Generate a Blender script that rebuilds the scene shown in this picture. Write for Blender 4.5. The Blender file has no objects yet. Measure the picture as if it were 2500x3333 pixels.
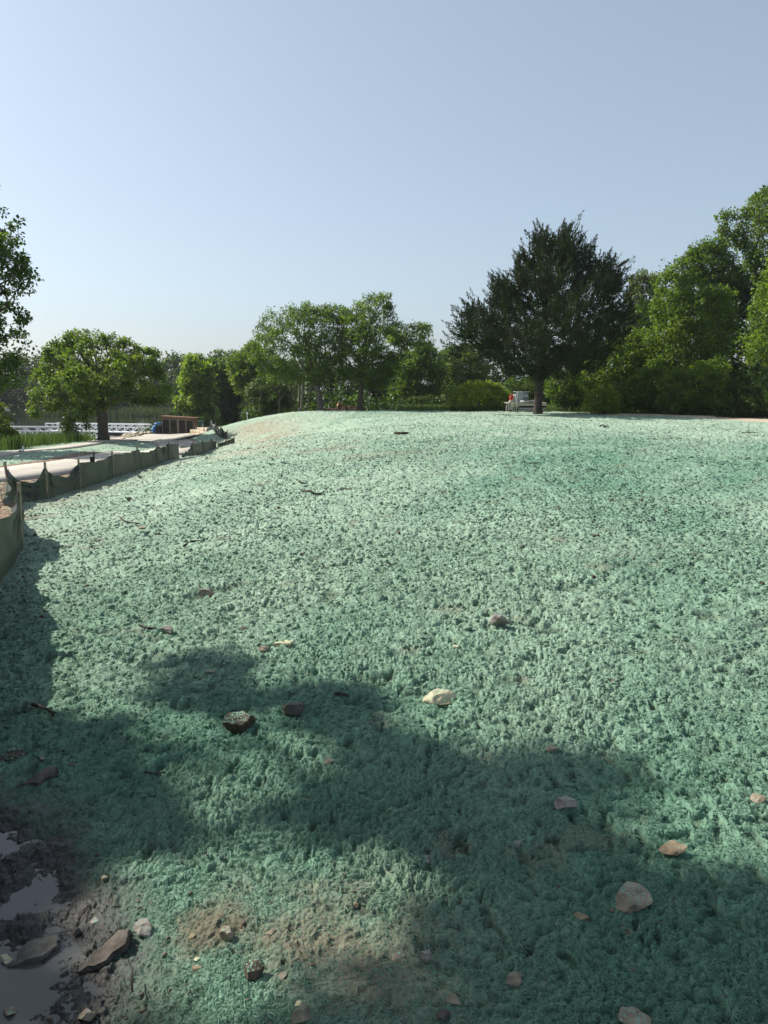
import bpy, bmesh, math, random
import numpy as np
from mathutils import Vector, Matrix

# ------------------------------------------------------------------ camera, sky, sun, exposure
SC = bpy.context.scene
COL = SC.collection
EYE = np.array([0.0, 0.0, 1.6])
F = 2500.0                      # focal length in photo pixels
PITCH = math.atan((1666.5 - 1290.0) / F)
cd = bpy.data.cameras.new('camera')
cam = bpy.data.objects.new('camera', cd); COL.objects.link(cam)
cam.location = EYE; cam.rotation_euler = (math.pi / 2 - PITCH, 0, 0)
cd.sensor_fit = 'VERTICAL'; cd.sensor_height = 24.0; cd.lens = 24.0 * F / 3333.0
cd.clip_start = 0.05; cd.clip_end = 3000
SC.camera = cam

SUN_ELEV = math.radians(42.0)
SUN_H = np.array([-0.91, 0.41]); SUN_H = SUN_H / np.linalg.norm(SUN_H)
TO_SUN = np.array([SUN_H[0] * math.cos(SUN_ELEV), SUN_H[1] * math.cos(SUN_ELEV), math.sin(SUN_ELEV)])
W = bpy.data.worlds.new('World'); SC.world = W; W.use_nodes = True
wn = W.node_tree.nodes; wl = W.node_tree.links
for n in list(wn): wn.remove(n)
sky = wn.new('ShaderNodeTexSky'); sky.sky_type = 'NISHITA'; sky.sun_disc = False
sky.sun_elevation = SUN_ELEV
sky.sun_rotation = math.atan2(SUN_H[0], SUN_H[1])
sky.air_density = 1.0; sky.dust_density = 2.2; sky.ozone_density = 2.0; sky.altitude = 200
bg = wn.new('ShaderNodeBackground'); bg.inputs['Strength'].default_value = 0.116
wo = wn.new('ShaderNodeOutputWorld')
hs = wn.new('ShaderNodeHueSaturation'); hs.inputs['Hue'].default_value = 0.490; hs.inputs['Saturation'].default_value = 0.70; hs.inputs['Value'].default_value = 0.80
wl.new(sky.outputs[0], hs.inputs['Color']); mh = wn.new('ShaderNodeMix'); mh.data_type = 'RGBA'; mh.blend_type = 'MULTIPLY'; mh.inputs[0].default_value = 1; mh.inputs[7].default_value = (0.96, 1.0, 1.03, 1)
hz = wn.new('ShaderNodeMix'); hz.data_type = 'RGBA'; hz.inputs[0].default_value = 0.28; hz.inputs[7].default_value = (2.5, 2.95, 3.45, 1)   # thin even summer haze
wl.new(hs.outputs[0], mh.inputs[6]); wl.new(mh.outputs[2], hz.inputs[6]); wl.new(hz.outputs[2], bg.inputs[0]); wl.new(bg.outputs[0], wo.inputs[0])
sd = bpy.data.lights.new('sun', 'SUN'); sd.energy = 4.5; sd.angle = math.radians(0.53); sd.color = (1.0, 0.94, 0.84)
sun = bpy.data.objects.new('sun', sd); COL.objects.link(sun)
sun.rotation_euler = Vector(TO_SUN).to_track_quat('Z', 'Y').to_euler()
SC.view_settings.view_transform = 'Standard'; SC.view_settings.look = 'None'
SC.view_settings.exposure = 0.76; SC.view_settings.gamma = 1.0
try:
    SC.cycles.max_bounces = 6; SC.cycles.transparent_max_bounces = 8
    SC.cycles.diffuse_bounces = 3; SC.cycles.transmission_bounces = 4; SC.cycles.glossy_bounces = 3
    SC.cycles.caustics_reflective = False; SC.cycles.caustics_refractive = False
except Exception: pass

# ------------------------------------------------------------------ helpers
FW = np.array([0, math.cos(PITCH), -math.sin(PITCH)]); UP = np.array([0, math.sin(PITCH), math.cos(PITCH)])
def ray(u, v):
    return FW + np.array([(u - 1250.0) / F, 0, 0]) + UP * (-(v - 1666.5) / F)
def at(u, v, D):
    d = ray(u, v); return EYE + d * (D / d[1])

def hash2(ix, iy, seed):
    h = (ix.astype(np.int64) * 374761393 + iy.astype(np.int64) * 668265263 + seed * 974634777) & 0xffffffff
    h = ((h ^ (h >> 13)) * 1274126177) & 0xffffffff
    h = ((h ^ (h >> 16)) * 2246822519) & 0xffffffff
    return (h ^ (h >> 15)) / 4294967295.0
def vn(x, y, seed=0):
    x = np.asarray(x, float); y = np.asarray(y, float)
    ix = np.floor(x); iy = np.floor(y); fx = x - ix; fy = y - iy
    ix = ix.astype(np.int64); iy = iy.astype(np.int64)
    sx = fx * fx * fx * (fx * (fx * 6 - 15) + 10); sy = fy * fy * fy * (fy * (fy * 6 - 15) + 10)
    a = hash2(ix, iy, seed); b = hash2(ix + 1, iy, seed); c = hash2(ix, iy + 1, seed); d = hash2(ix + 1, iy + 1, seed)
    return (a + (b - a) * sx + (c - a) * sy + (a - b - c + d) * sx * sy) * 2 - 1
def fbm(x, y, lam, octs=4, seed=0, gain=0.5):
    s = 0; a = 1; t = 0
    for i in range(octs):
        c, sn = math.cos(1.1 * i), math.sin(1.1 * i)
        s = s + a * vn((x * c - y * sn) / lam + 13.7 * i, (x * sn + y * c) / lam - 7.1 * i, seed + i); t += a
        a *= gain; lam *= 0.5
    return s / t
def sstep(a, b, x):
    t = np.clip((x - a) / (b - a), 0, 1); return t * t * (3 - 2 * t)

def poly_sd(x, y, P):
    """signed distance to a polygon, negative inside"""
    P = np.asarray(P, float); d = np.full(np.shape(x), 1e9); ins = np.zeros(np.shape(x), bool)
    n = len(P)
    for i in range(n):
        ax, ay = P[i]; bx, by = P[(i + 1) % n]
        ex, ey = bx - ax, by - ay
        t = np.clip(((x - ax) * ex + (y - ay) * ey) / (ex * ex + ey * ey + 1e-12), 0, 1)
        d = np.minimum(d, (x - ax - t * ex) ** 2 + (y - ay - t * ey) ** 2)
        cond = ((ay > y) != (by > y))
        xi = ax + (y - ay) * (bx - ax) / (by - ay + 1e-12)
        ins ^= cond & (x < xi)
    d = np.sqrt(d); return np.where(ins, -d, d)
def line_d(x, y, P):
    P = np.asarray(P, float); d = np.full(np.shape(x), 1e9)
    for i in range(len(P) - 1):
        ax, ay = P[i][:2]; bx, by = P[i + 1][:2]; ex, ey = bx - ax, by - ay
        t = np.clip(((x - ax) * ex + (y - ay) * ey) / (ex * ex + ey * ey + 1e-12), 0, 1)
        d = np.minimum(d, (x - ax - t * ex) ** 2 + (y - ay - t * ey) ** 2)
    return np.sqrt(d)

# ---------- scene objects
def tag(o, label=None, cat=None, group=None, kind=None):
    if label: o['label'] = label
    if cat: o['category'] = cat
    if group: o['group'] = group
    if kind: o['kind'] = kind
    return o
def empty(name, loc=(0, 0, 0), label=None, cat=None, group=None, rz=0.0):
    o = bpy.data.objects.new(name, None); COL.objects.link(o)
    o.location = tuple(loc); o.rotation_euler = (0, 0, rz); o.empty_display_size = 0.2
    return tag(o, label, cat, group)
def mesh_np(name, V, Fc, mat, parent=None, smooth=False, colors=None, extra=None):
    """V (n,3); Fc (m,4) quads or (m,3)"""
    V = np.ascontiguousarray(V, np.float32); Fc = np.ascontiguousarray(Fc, np.int32)
    me = bpy.data.meshes.new(name)
    k = Fc.shape[1]
    me.vertices.add(len(V)); me.vertices.foreach_set('co', V.ravel())
    me.loops.add(Fc.size); me.loops.foreach_set('vertex_index', Fc.ravel())
    me.polygons.add(len(Fc)); me.polygons.foreach_set('loop_start', np.arange(0, Fc.size, k, dtype=np.int32))
    me.polygons.foreach_set('loop_total', np.full(len(Fc), k, np.int32))
    if smooth: me.polygons.foreach_set('use_smooth', np.ones(len(Fc), bool))
    if colors is not None:
        a = me.color_attributes.new('Col', 'FLOAT_COLOR', 'POINT')
        c = np.ones((len(V), 4), np.float32); c[:, :3] = colors
        a.data.foreach_set('color', c.ravel())
    if extra:
        for nm, arr in extra.items():
            a = me.attributes.new(nm, 'FLOAT', 'POINT'); a.data.foreach_set('value', np.ascontiguousarray(arr, np.float32))
    me.update(); me.validate()
    me.materials.append(mat)
    o = bpy.data.objects.new(name, me); COL.objects.link(o)
    if parent: o.parent = parent
    return o

class MB:
    """collects simple solids, built as one mesh"""
    def __init__(s): s.bm = bmesh.new()
    def box(s, c, size, rot=None, bevel=0.0):
        m = Matrix.Translation(Vector(c)) @ (rot.to_4x4() if rot else Matrix.Identity(4)) @ Matrix.Diagonal((size[0], size[1], size[2], 1))
        r = bmesh.ops.create_cube(s.bm, size=1.0, matrix=m)
        if bevel > 0:
            es = list({e for v in r['verts'] for e in v.link_edges})
            bmesh.ops.bevel(s.bm, geom=es, offset=bevel, segments=1, affect='EDGES')
        return s
    def bar(s, a, b, w, h=None):
        a = Vector(a); b = Vector(b); d = b - a
        q = d.to_track_quat('X', 'Z').to_matrix()
        return s.box((a + b) / 2, (d.length, w, h or w), q)
    def tube(s, pts, r, n=8, cap=True):
        pts = [Vector(p) for p in pts]; rs = r if isinstance(r, (list, tuple)) else [r] * len(pts)
        rings = []
        for i, p in enumerate(pts):
            d = (pts[min(i + 1, len(pts) - 1)] - pts[max(i - 1, 0)]).normalized()
            q = d.to_track_quat('Z', 'Y').to_matrix()
            rings.append([s.bm.verts.new(p + q @ Vector((math.cos(2 * math.pi * k / n) * rs[i], math.sin(2 * math.pi * k / n) * rs[i], 0))) for k in range(n)])
        for A, B in zip(rings[:-1], rings[1:]):
            for k in range(n): s.bm.faces.new((A[k], A[(k + 1) % n], B[(k + 1) % n], B[k]))
        if cap: s.bm.faces.new(rings[0][::-1]); s.bm.faces.new(rings[-1])
        return s
    def grid(s, fn, nu, nv, thick=0.0):
        P = [[s.bm.verts.new(fn(i / nu, j / nv)) for j in range(nv + 1)] for i in range(nu + 1)]
        for i in range(nu):
            for j in range(nv): s.bm.faces.new((P[i][j], P[i + 1][j], P[i + 1][j + 1], P[i][j + 1]))
        return s
    def build(s, name, mat, parent=None, smooth=False):
        bmesh.ops.recalc_face_normals(s.bm, faces=s.bm.faces)
        me = bpy.data.meshes.new(name); s.bm.to_mesh(me); s.bm.free()
        if smooth: me.polygons.foreach_set('use_smooth', [True] * len(me.polygons))
        me.materials.append(mat); o = bpy.data.objects.new(name, me); COL.objects.link(o)
        if parent: o.parent = parent
        return o

# ------------------------------------------------------------------ materials
def mat_new(name):
    m = bpy.data.materials.new(name); m.use_nodes = True
    return m, m.node_tree.nodes, m.node_tree.links, m.node_tree.nodes['Principled BSDF']
def mat_simple(name, col, rough=0.7, var=0.15, scale=8.0, bump=0.0, metal=0.0, col2=None, spec=0.3):
    m, n, l, b = mat_new(name)
    b.inputs['Roughness'].default_value = rough; b.inputs['Metallic'].default_value = metal
    b.inputs['Specular IOR Level'].default_value = spec
    tc = n.new('ShaderNodeTexCoord'); nz = n.new('ShaderNodeTexNoise'); nz.inputs['Scale'].default_value = scale; nz.inputs['Detail'].default_value = 6
    l.new(tc.outputs['Object'], nz.inputs['Vector'])
    rp = n.new('ShaderNodeValToRGB'); c2 = col2 or tuple(c * (1 - 2 * var) for c in col)
    rp.color_ramp.elements[0].position = 0.3; rp.color_ramp.elements[1].position = 0.7
    rp.color_ramp.elements[0].color = (*c2, 1); rp.color_ramp.elements[1].color = (*[c * (1 + var) for c in col], 1)
    l.new(nz.outputs['Fac'], rp.inputs[0]); l.new(rp.outputs[0], b.inputs['Base Color'])
    if bump:
        bp = n.new('ShaderNodeBump'); bp.inputs['Strength'].default_value = bump; bp.inputs['Distance'].default_value = 0.05
        l.new(nz.outputs['Fac'], bp.inputs['Height']); l.new(bp.outputs[0], b.inputs['Normal'])
    return m
def mat_attr(name, rough=0.9, spec=0.1, trans=0.0, noise=None, tint=(1, 1, 1)):
    m, n, l, b = mat_new(name)
    b.inputs['Roughness'].default_value = rough; b.inputs['Specular IOR Level'].default_value = spec
    a = n.new('ShaderNodeAttribute'); a.attribute_name = 'Col'; src = a.outputs['Color']
    if noise:
        tc = n.new('ShaderNodeTexCoord'); nz = n.new('ShaderNodeTexNoise'); nz.inputs['Scale'].default_value = noise; nz.inputs['Detail'].default_value = 5
        l.new(tc.outputs['Object'], nz.inputs['Vector'])
        mp = n.new('ShaderNodeMapRange'); mp.inputs[1].default_value = 0.25; mp.inputs[2].default_value = 0.75; mp.inputs[3].default_value = 0.7; mp.inputs[4].default_value = 1.25
        l.new(nz.outputs['Fac'], mp.inputs[0])
        mx = n.new('ShaderNodeMix'); mx.data_type = 'RGBA'; mx.blend_type = 'MULTIPLY'; mx.inputs[0].default_value = 1.0
        l.new(src, mx.inputs[6]); l.new(mp.outputs[0], mx.inputs[7]); src = mx.outputs[2]
    l.new(src, b.inputs['Base Color'])
    if trans > 0:
        t = n.new('ShaderNodeBsdfTranslucent')
        mx = n.new('ShaderNodeMix'); mx.data_type = 'RGBA'; mx.blend_type = 'MULTIPLY'; mx.inputs[0].default_value = 1.0
        mx.inputs[7].default_value = (*tint, 1); l.new(src, mx.inputs[6]); l.new(mx.outputs[2], t.inputs['Color'])
        ms = n.new('ShaderNodeMixShader'); ms.inputs[0].default_value = trans
        l.new(b.outputs[0], ms.inputs[1]); l.new(t.outputs[0], ms.inputs[2]); l.new(ms.outputs[0], n['Material Output'].inputs[0])
    return m

M = {}
M['leaf'] = mat_attr('leaf', 0.5, 0.35, 0.45, tint=(1.9, 1.9, 0.6))
M['needle'] = mat_attr('needle', 0.75, 0.15, 0.15, tint=(1.2, 1.2, 0.6))
M['grass'] = mat_attr('grass_blade', 0.6, 0.25, 0.35, tint=(1.4, 1.6, 0.7))
M['bark'] = mat_simple('bark', (0.105, 0.085, 0.066), 0.95, 0.3, 9.0, 0.6)
M['bark_dark'] = mat_simple('bark_dark', (0.055, 0.043, 0.034), 0.95, 0.35, 7.0, 0.8)  # darker copy of bark, the crown's shade put into its colour
M['bark_pale'] = mat_simple('bark_pale', (0.17, 0.15, 0.125), 0.95, 0.3, 9.0, 0.6)
M['concrete'] = mat_simple('concrete', (0.42, 0.385, 0.33), 0.85, 0.08, 1.2, 0.05)
M['limestone'] = mat_simple('limestone', (0.46, 0.39, 0.28), 0.9, 0.16, 3.0, 0.3)
M['alu'] = mat_simple('painted_aluminium', (0.72, 0.73, 0.74), 0.45, 0.03, 2.0, metal=0.0, spec=0.5)
M['cedarwood'] = mat_simple('stained_timber', (0.21, 0.115, 0.062), 0.7, 0.25, 6.0)
M['palewood'] = mat_simple('pale_timber', (0.27, 0.215, 0.16), 0.75, 0.15, 6.0)
M['stake'] = mat_simple('weathered_stake', (0.30, 0.25, 0.18), 0.85, 0.2, 14.0, 0.2)
M['blue'] = mat_simple('blue_plastic', (0.04, 0.19, 0.46), 0.4, 0.1, 3.0, spec=0.5)
M['black'] = mat_simple('black_plastic', (0.012, 0.012, 0.013), 0.5, 0.1, 3.0)
M['green_plastic'] = mat_simple('green_plastic', (0.012, 0.075, 0.06), 0.45, 0.1, 3.0, spec=0.5)
M['white'] = mat_simple('white_wrap', (0.74, 0.75, 0.78), 0.45, 0.06, 5.0, 0.3, spec=0.5)
M['greywrap'] = mat_simple('grey_film', (0.50, 0.53, 0.58), 0.4, 0.08, 5.0, 0.2, spec=0.5)
M['print'] = mat_simple('dark_print', (0.03, 0.035, 0.055), 0.5, 0.05, 5.0)
M['print_pale'] = mat_simple('pale_print', (0.55, 0.57, 0.6), 0.5, 0.05, 5.0)
M['print_grey'] = mat_simple('grey_print', (0.16, 0.18, 0.22), 0.5, 0.05, 5.0)
M['beige'] = mat_simple('beige_paint', (0.52, 0.46, 0.36), 0.5, 0.08, 4.0)
M['steel'] = mat_simple('galvanised_steel', (0.40, 0.39, 0.37), 0.5, 0.15, 7.0, metal=0.3)
M['red'] = mat_simple('red_orange_cloth', (0.62, 0.07, 0.03), 0.7, 0.12, 9.0)
M['redlens'] = mat_simple('red_reflector', (0.20, 0.02, 0.02), 0.3, 0.3, 9.0)
M['rubber'] = mat_simple('rubber', (0.02, 0.02, 0.02), 0.8, 0.1, 9.0)
M['yellow'] = mat_simple('yellow_cloth', (0.50, 0.30, 0.05), 0.8, 0.2, 9.0)
M['rooftile'] = mat_simple('grey_roof', (0.20, 0.195, 0.18), 0.7, 0.1, 3.0)
M['log'] = mat_simple('log_bark', (0.15, 0.085, 0.05), 0.95, 0.35, 6.0, 0.7)
M['cutwood'] = mat_simple('cut_wood', (0.42, 0.25, 0.15), 0.85, 0.2, 6.0)
M['stick'] = mat_simple('wet_stick', (0.035, 0.028, 0.022), 0.9, 0.3, 20.0, 0.4)

def mat_rock(name, col, col2, green=0.35):
    m, n, l, b = mat_new(name); b.inputs['Roughness'].default_value = 0.9; b.inputs['Specular IOR Level'].default_value = 0.2
    tc = n.new('ShaderNodeTexCoord')
    nz = n.new('ShaderNodeTexNoise'); nz.inputs['Scale'].default_value = 22; nz.inputs['Detail'].default_value = 8
    l.new(tc.outputs['Object'], nz.inputs['Vector'])
    rp = n.new('ShaderNodeValToRGB'); rp.color_ramp.elements[0].position = 0.32; rp.color_ramp.elements[1].position = 0.68
    rp.color_ramp.elements[0].color = (*col2, 1); rp.color_ramp.elements[1].color = (*col, 1)
    l.new(nz.outputs['Fac'], rp.inputs[0])
    # sprayed mulch flecks caught on the upper faces
    n2 = n.new('ShaderNodeTexNoise'); n2.inputs['Scale'].default_value = 120; n2.inputs['Detail'].default_value = 4
    l.new(tc.outputs['Object'], n2.inputs['Vector'])
    ge = n.new('ShaderNodeNewGeometry'); sp = n.new('ShaderNodeSeparateXYZ'); l.new(ge.outputs['Normal'], sp.inputs[0])
    ad = n.new('ShaderNodeMath'); ad.operation = 'MULTIPLY_ADD'; ad.inputs[1].default_value = 0.35; ad.inputs[2].default_value = green - 0.65
    l.new(sp.outputs['Z'], ad.inputs[0])
    a2 = n.new('ShaderNodeMath'); a2.operation = 'ADD'; l.new(ad.outputs[0], a2.inputs[0]); l.new(n2.outputs['Fac'], a2.inputs[1])
    mp = n.new('ShaderNodeMapRange'); mp.inputs[1].default_value = 0.42; mp.inputs[2].default_value = 0.52; l.new(a2.outputs[0], mp.inputs[0])
    mx = n.new('ShaderNodeMix'); mx.data_type = 'RGBA'; mx.inputs[7].default_value = (0.17, 0.34, 0.25, 1)
    l.new(mp.outputs[0], mx.inputs[0]); l.new(rp.outputs[0], mx.inputs[6]); l.new(mx.outputs[2], b.inputs['Base Color'])
    bp = n.new('ShaderNodeBump'); bp.inputs['Strength'].default_value = 0.6; bp.inputs['Distance'].default_value = 0.02
    l.new(nz.outputs['Fac'], bp.inputs['Height']); l.new(bp.outputs[0], b.inputs['Normal'])
    return m
M['rock_tan'] = mat_rock('rock_tan', (0.30, 0.25, 0.185), (0.15, 0.122, 0.09), 0.20)
M['rock_pale'] = mat_rock('rock_pale', (0.52, 0.46, 0.31), (0.36, 0.31, 0.20), 0.22)
M['rock_grey'] = mat_rock('rock_grey', (0.30, 0.27, 0.24), (0.15, 0.13, 0.115), 0.20)
M['rock_dark'] = mat_rock('rock_dark', (0.125, 0.108, 0.092), (0.06, 0.05, 0.042), 0.05)
M['rock_ochre'] = mat_rock('rock_ochre', (0.31, 0.235, 0.15), (0.17, 0.125, 0.08), 0.16)
M['clod'] = mat_rock('soil_clod', (0.105, 0.08, 0.058), (0.045, 0.034, 0.025), 0.24)
M['slab'] = mat_rock('wet_slab', (0.15, 0.14, 0.12), (0.075, 0.068, 0.06), 0.02)

M['grit'] = mat_simple('grit', (0.13, 0.10, 0.075), 0.85, 0.3, 60.0)
def mat_fabric():
    m, n, l, b = mat_new('silt_fabric')
    tc = n.new('ShaderNodeTexCoord')
    nz = n.new('ShaderNodeTexNoise'); nz.inputs['Scale'].default_value = 5; nz.inputs['Detail'].default_value = 7; l.new(tc.outputs['Object'], nz.inputs['Vector'])
    rp = n.new('ShaderNodeValToRGB'); rp.color_ramp.elements[0].color = (0.006, 0.009, 0.008, 1); rp.color_ramp.elements[1].color = (0.024, 0.040, 0.034, 1)
    rp.color_ramp.elements[0].position = 0.35; rp.color_ramp.elements[1].position = 0.7
    l.new(nz.outputs['Fac'], rp.inputs[0]); l.new(rp.outputs[0], b.inputs['Base Color'])
    b.inputs['Roughness'].default_value = 0.45; b.inputs['Specular IOR Level'].default_value = 0.4
    w = n.new('ShaderNodeTexNoise'); w.inputs['Scale'].default_value = 140; l.new(tc.outputs['Object'], w.inputs['Vector'])
    bp = n.new('ShaderNodeBump'); bp.inputs['Strength'].default_value = 0.3; bp.inputs['Distance'].default_value = 0.01; l.new(w.outputs['Fac'], bp.inputs['Height']); l.new(bp.outputs[0], b.inputs['Normal'])
    t = n.new('ShaderNodeBsdfTranslucent'); t.inputs['Color'].default_value = (0.025, 0.036, 0.028, 1)
    ms = n.new('ShaderNodeMixShader'); ms.inputs[0].default_value = 0.3
    l.new(b.outputs[0], ms.inputs[1]); l.new(t.outputs[0], ms.inputs[2]); l.new(ms.outputs[0], n['Material Output'].inputs[0])
    return m
M['fabric'] = mat_fabric()
def mat_water(name, col, rough, bump, scale):
    m, n, l, b = mat_new(name)
    b.inputs['Base Color'].default_value = (*col, 1); b.inputs['Roughness'].default_value = rough; b.inputs['IOR'].default_value = 1.33
    tc = n.new('ShaderNodeTexCoord'); mp = n.new('ShaderNodeMapping'); mp.inputs['Scale'].default_value = (1, 1, 1)
    nz = n.new('ShaderNodeTexNoise'); nz.inputs['Scale'].default_value = scale; nz.inputs['Detail'].default_value = 3
    l.new(tc.outputs['Object'], mp.inputs[0]); l.new(mp.outputs[0], nz.inputs['Vector'])
    bp = n.new('ShaderNodeBump'); bp.inputs['Strength'].default_value = bump; bp.inputs['Distance'].default_value = 0.1
    l.new(nz.outputs['Fac'], bp.inputs['Height']); l.new(bp.outputs[0], b.inputs['Normal'])
    return m
M['lake'] = mat_water('lake_water', (0.012, 0.018, 0.016), 0.06, 0.06, 0.9)
M['puddle'] = mat_water('puddle_water', (0.09, 0.088, 0.082), 0.05, 0.03, 9.0)
def mat_pane():
    m, n, l, b = mat_new('crinkled_plastic_pane')
    b.inputs['Base Color'].default_value = (0.02, 0.016, 0.014, 1); b.inputs['Roughness'].default_value = 0.16
    tc = n.new('ShaderNodeTexCoord'); nz = n.new('ShaderNodeTexNoise'); nz.inputs['Scale'].default_value = 5; nz.inputs['Detail'].default_value = 3; nz.inputs['Distortion'].default_value = 1.5
    l.new(tc.outputs['Object'], nz.inputs['Vector'])
    bp = n.new('ShaderNodeBump'); bp.inputs['Strength'].default_value = 0.5; bp.inputs['Distance'].default_value = 0.08; l.new(nz.outputs['Fac'], bp.inputs['Height']); l.new(bp.outputs[0], b.inputs['Normal'])
    t = n.new('ShaderNodeBsdfTransparent'); ms = n.new('ShaderNodeMixShader'); ms.inputs[0].default_value = 0.5
    l.new(b.outputs[0], ms.inputs[1]); l.new(t.outputs[0], ms.inputs[2]); l.new(ms.outputs[0], n['Material Output'].inputs[0])
    return m
M['pane'] = mat_pane()

# ------------------------------------------------------------------ terrain
LAKE_Z = -2.6
CT = [at(*q) for q in [
    # foot of the slope along the silt fence
    (75, 1780, 9.4), (85, 1645, 15.2), (155, 1622, 16.4), (262, 1593, 18.8), (370, 1560, 21.5), (450, 1529, 25), (515, 1514, 28),
    (552, 1500, 31.5), (585, 1492, 34.5), (625, 1482, 39), (660, 1477, 42), (690, 1470, 45), (765, 1454, 48),
    # left bank and lower lawn
    (0, 1660, 13.8), (0, 1582, 18), (0, 1535, 23), (150, 1513, 26), (250, 1490, 31), (400, 1470, 36), (30, 1483, 34), (150, 1465, 41), (250, 1450, 48), (345, 1434, 55),
    (480, 1438, 55), (590, 1460, 44), (600, 1435, 58), (560, 1417, 74), (480, 1412, 72), (652, 1428, 66), (668, 1434, 62), (-200, 1520, 30), (-200, 1480, 36),
    (640, 1408, 76), (690, 1388, 80),
    # left shoulder of the hill
    (700, 1394, 57), (760, 1377, 57), (830, 1361, 56), (900, 1352, 55), (980, 1345, 54), (800, 1420, 48), (760, 1400, 54), (700, 1450, 46), (900, 1400, 44), (800, 1470, 40),
    # crest and right side
    (1170, 1337, 58), (1045, 1340, 59), (1300, 1342, 53), (1450, 1343, 52), (1600, 1344, 51), (1750, 1346, 50), (1900, 1348, 49), (2050, 1352, 47), (2200, 1357, 45), (2350, 1363, 43), (2500, 1370, 41),
    (2500, 1440, 23), (2500, 1600, 10.8), (640, 1432, 60), (605, 1432, 60), (560, 1430, 63), (620, 1445, 52), (640, 1462, 46), (1750, 1361, 45.5), (1900, 1365, 44), (1600, 1357, 46.5), (2080, 1370, 42),
]]
CT = [tuple(p) for p in CT] + [
    (0, 0, 0), (0, 3, 0.0), (0, 6, 0.08), (0, 10, 0.16), (0, 14, 0.2), (0, 20, 0.27), (0, 30, 0.40), (0, 40, 0.50), (0, 64, 0.45), (0, 80, 0.3), (0, 110, 0.2),
    (-2, 1.5, -0.06), (-3.0, 4.0, -0.14), (-3.7, 7, -0.2), (2, 2, 0.03), (2, 5, 0.12), (4, 8, 0.22), (-2, 10, 0.0), (-3, 16, -0.05), (-2, 24, 0.12), (-4, 30, 0.0), (6, 16, 0.32), (6, 26, 0.42),
    (10, 30, 0.5), (5, 40, 0.56), (-6, 3, -0.3), (-9, 8, -0.45), (-12, 2, -0.5), (0, -10, -0.1), (-10, -15, -0.5), (10, -10, 0.1), (20, 10, 0.3), (30, 40, 0.4), (25, 60, 0.4), (45, 70, 0.8), (0, -60, 0), (60, 0, 0.4),
    (-15, 12, -0.7), (-25, 20, -1.1), (-40, 20, -1.5), (-40, 45, -1.8), (-28, 50, -1.8), (-60, 0, -1.5), (-22, 62, -2.1), (-30, 57, -2.1), (-14, 66, -1.3), (-18, 76, -2.1), (-20, 90, -2.2),
    (-10, 90, -1.0), (40, 120, 0.5), (100, 100, 1.5), (0, 150, 0), (-60, -60, -1), (150, 0, 1), (-15, 120, -2.0), (-18, 150, -2.2),
]
CT = np.array(CT)
def rbf_k(dx, dy): return np.sqrt(dx * dx + dy * dy + 4.0)
_n = len(CT)
_K = rbf_k(CT[:, None, 0] - CT[None, :, 0], CT[:, None, 1] - CT[None, :, 1])
_A = np.zeros((_n + 1, _n + 1)); _A[:_n, :_n] = _K - np.eye(_n) * 0.25; _A[:_n, _n] = 1; _A[_n, :_n] = 1
_w = np.linalg.solve(_A, np.append(CT[:, 2], 0))
LAKE = [(-300, 62), (-45, 63), (-34, 66), (-27, 69), (-24.5, 76), (-22.6, 84), (-21, 95), (-22, 110), (-24, 125), (-25, 140), (-26, 152), (-40, 163), (-80, 167), (-300, 170)]
def z_soft(x, y):
    x = np.asarray(x, float); y = np.asarray(y, float); sh = x.shape; x = x.ravel(); y = y.ravel()
    z = np.full(x.shape, _w[_n])
    for i in range(_n): z += _w[i] * rbf_k(x - CT[i, 0], y - CT[i, 1])
    far = np.sqrt(x * x + y * y)
    z = z * (1 - sstep(150, 260, far)) + 0.5 * sstep(150, 260, far) + 6 * sstep(220, 600, far)
    m = (y > 40) & (x < 0)
    if m.any():
        d = poly_sd(x[m], y[m], LAKE); zz = z[m]
        zz = np.where(d < 0, LAKE_Z - np.clip(-d * 0.25, 0, 1.4), np.maximum(zz, LAKE_Z + 0.05 + np.clip(d * 0.12, 0, 0.35)))
        z[m] = np.where(d > 0, zz * sstep(0, 3, d) + (LAKE_Z + 0.05 + np.clip(d * .12, 0, .35)) * (1 - sstep(0, 3, d)), zz)
    return z.reshape(sh)
def ground(u, v, zf=None):
    """point where the view ray through a photo pixel meets the soft terrain"""
    d = ray(u, v); f = lambda t: (EYE + d * t)[2] - float(z_soft(*(EYE + d * t)[:2]))
    t = 1.0; pt = t
    while t < 200:
        if f(t) < 0: break
        pt = t; t *= 1.03
    a, b = pt, t
    for _ in range(25):
        m = (a + b) / 2
        if f(m) < 0: b = m
        else: a = m
    return EYE + d * b
def gxy(pts): return [tuple(ground(*p)[:2]) for p in pts]

# zones on the ground ------------------------------------------------
PATH_A = [(-15.0, 13.5), (-11.2, 19.5), (-10.7, 24), (-11.2, 30), (-11.6, 37), (-11.7, 44), (-13.5, 51), (-16.5, 58), (-19, 63.5), (-20.5, 69), (-21, 74)]
PATH_B = [(-26, 25), (-17.0, 33.2), (-18.0, 41), (-19.0, 48.5), (-19.6, 54.2), (-17.5, 56.8), (-15.5, 57.0)]
PAD = [(-25.5, 66.5), (-18.6, 64.5), (-18.2, 58), (-15.0, 53.5), (-12.9, 55), (-12.6, 60), (-14.2, 66), (-15.2, 73), (-18.5, 79.5), (-26, 79), (-27, 72)]
PUD_Z = -0.085
PUDDLE = [(-3.2, 0.6), (-0.66, 1.15), (-0.77, 1.72), (-0.86, 1.95), (-1.10, 2.25), (-1.35, 2.62), (-1.55, 2.85), (-1.9, 3.0), (-3.2, 2.8)]
ROAD = [tuple(at(*q)[:2]) for q in [(2010, 1350, 49), (2200, 1355, 47), (2350, 1361, 44.5), (2520, 1370, 41), (2900, 1390, 34)]]
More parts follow.
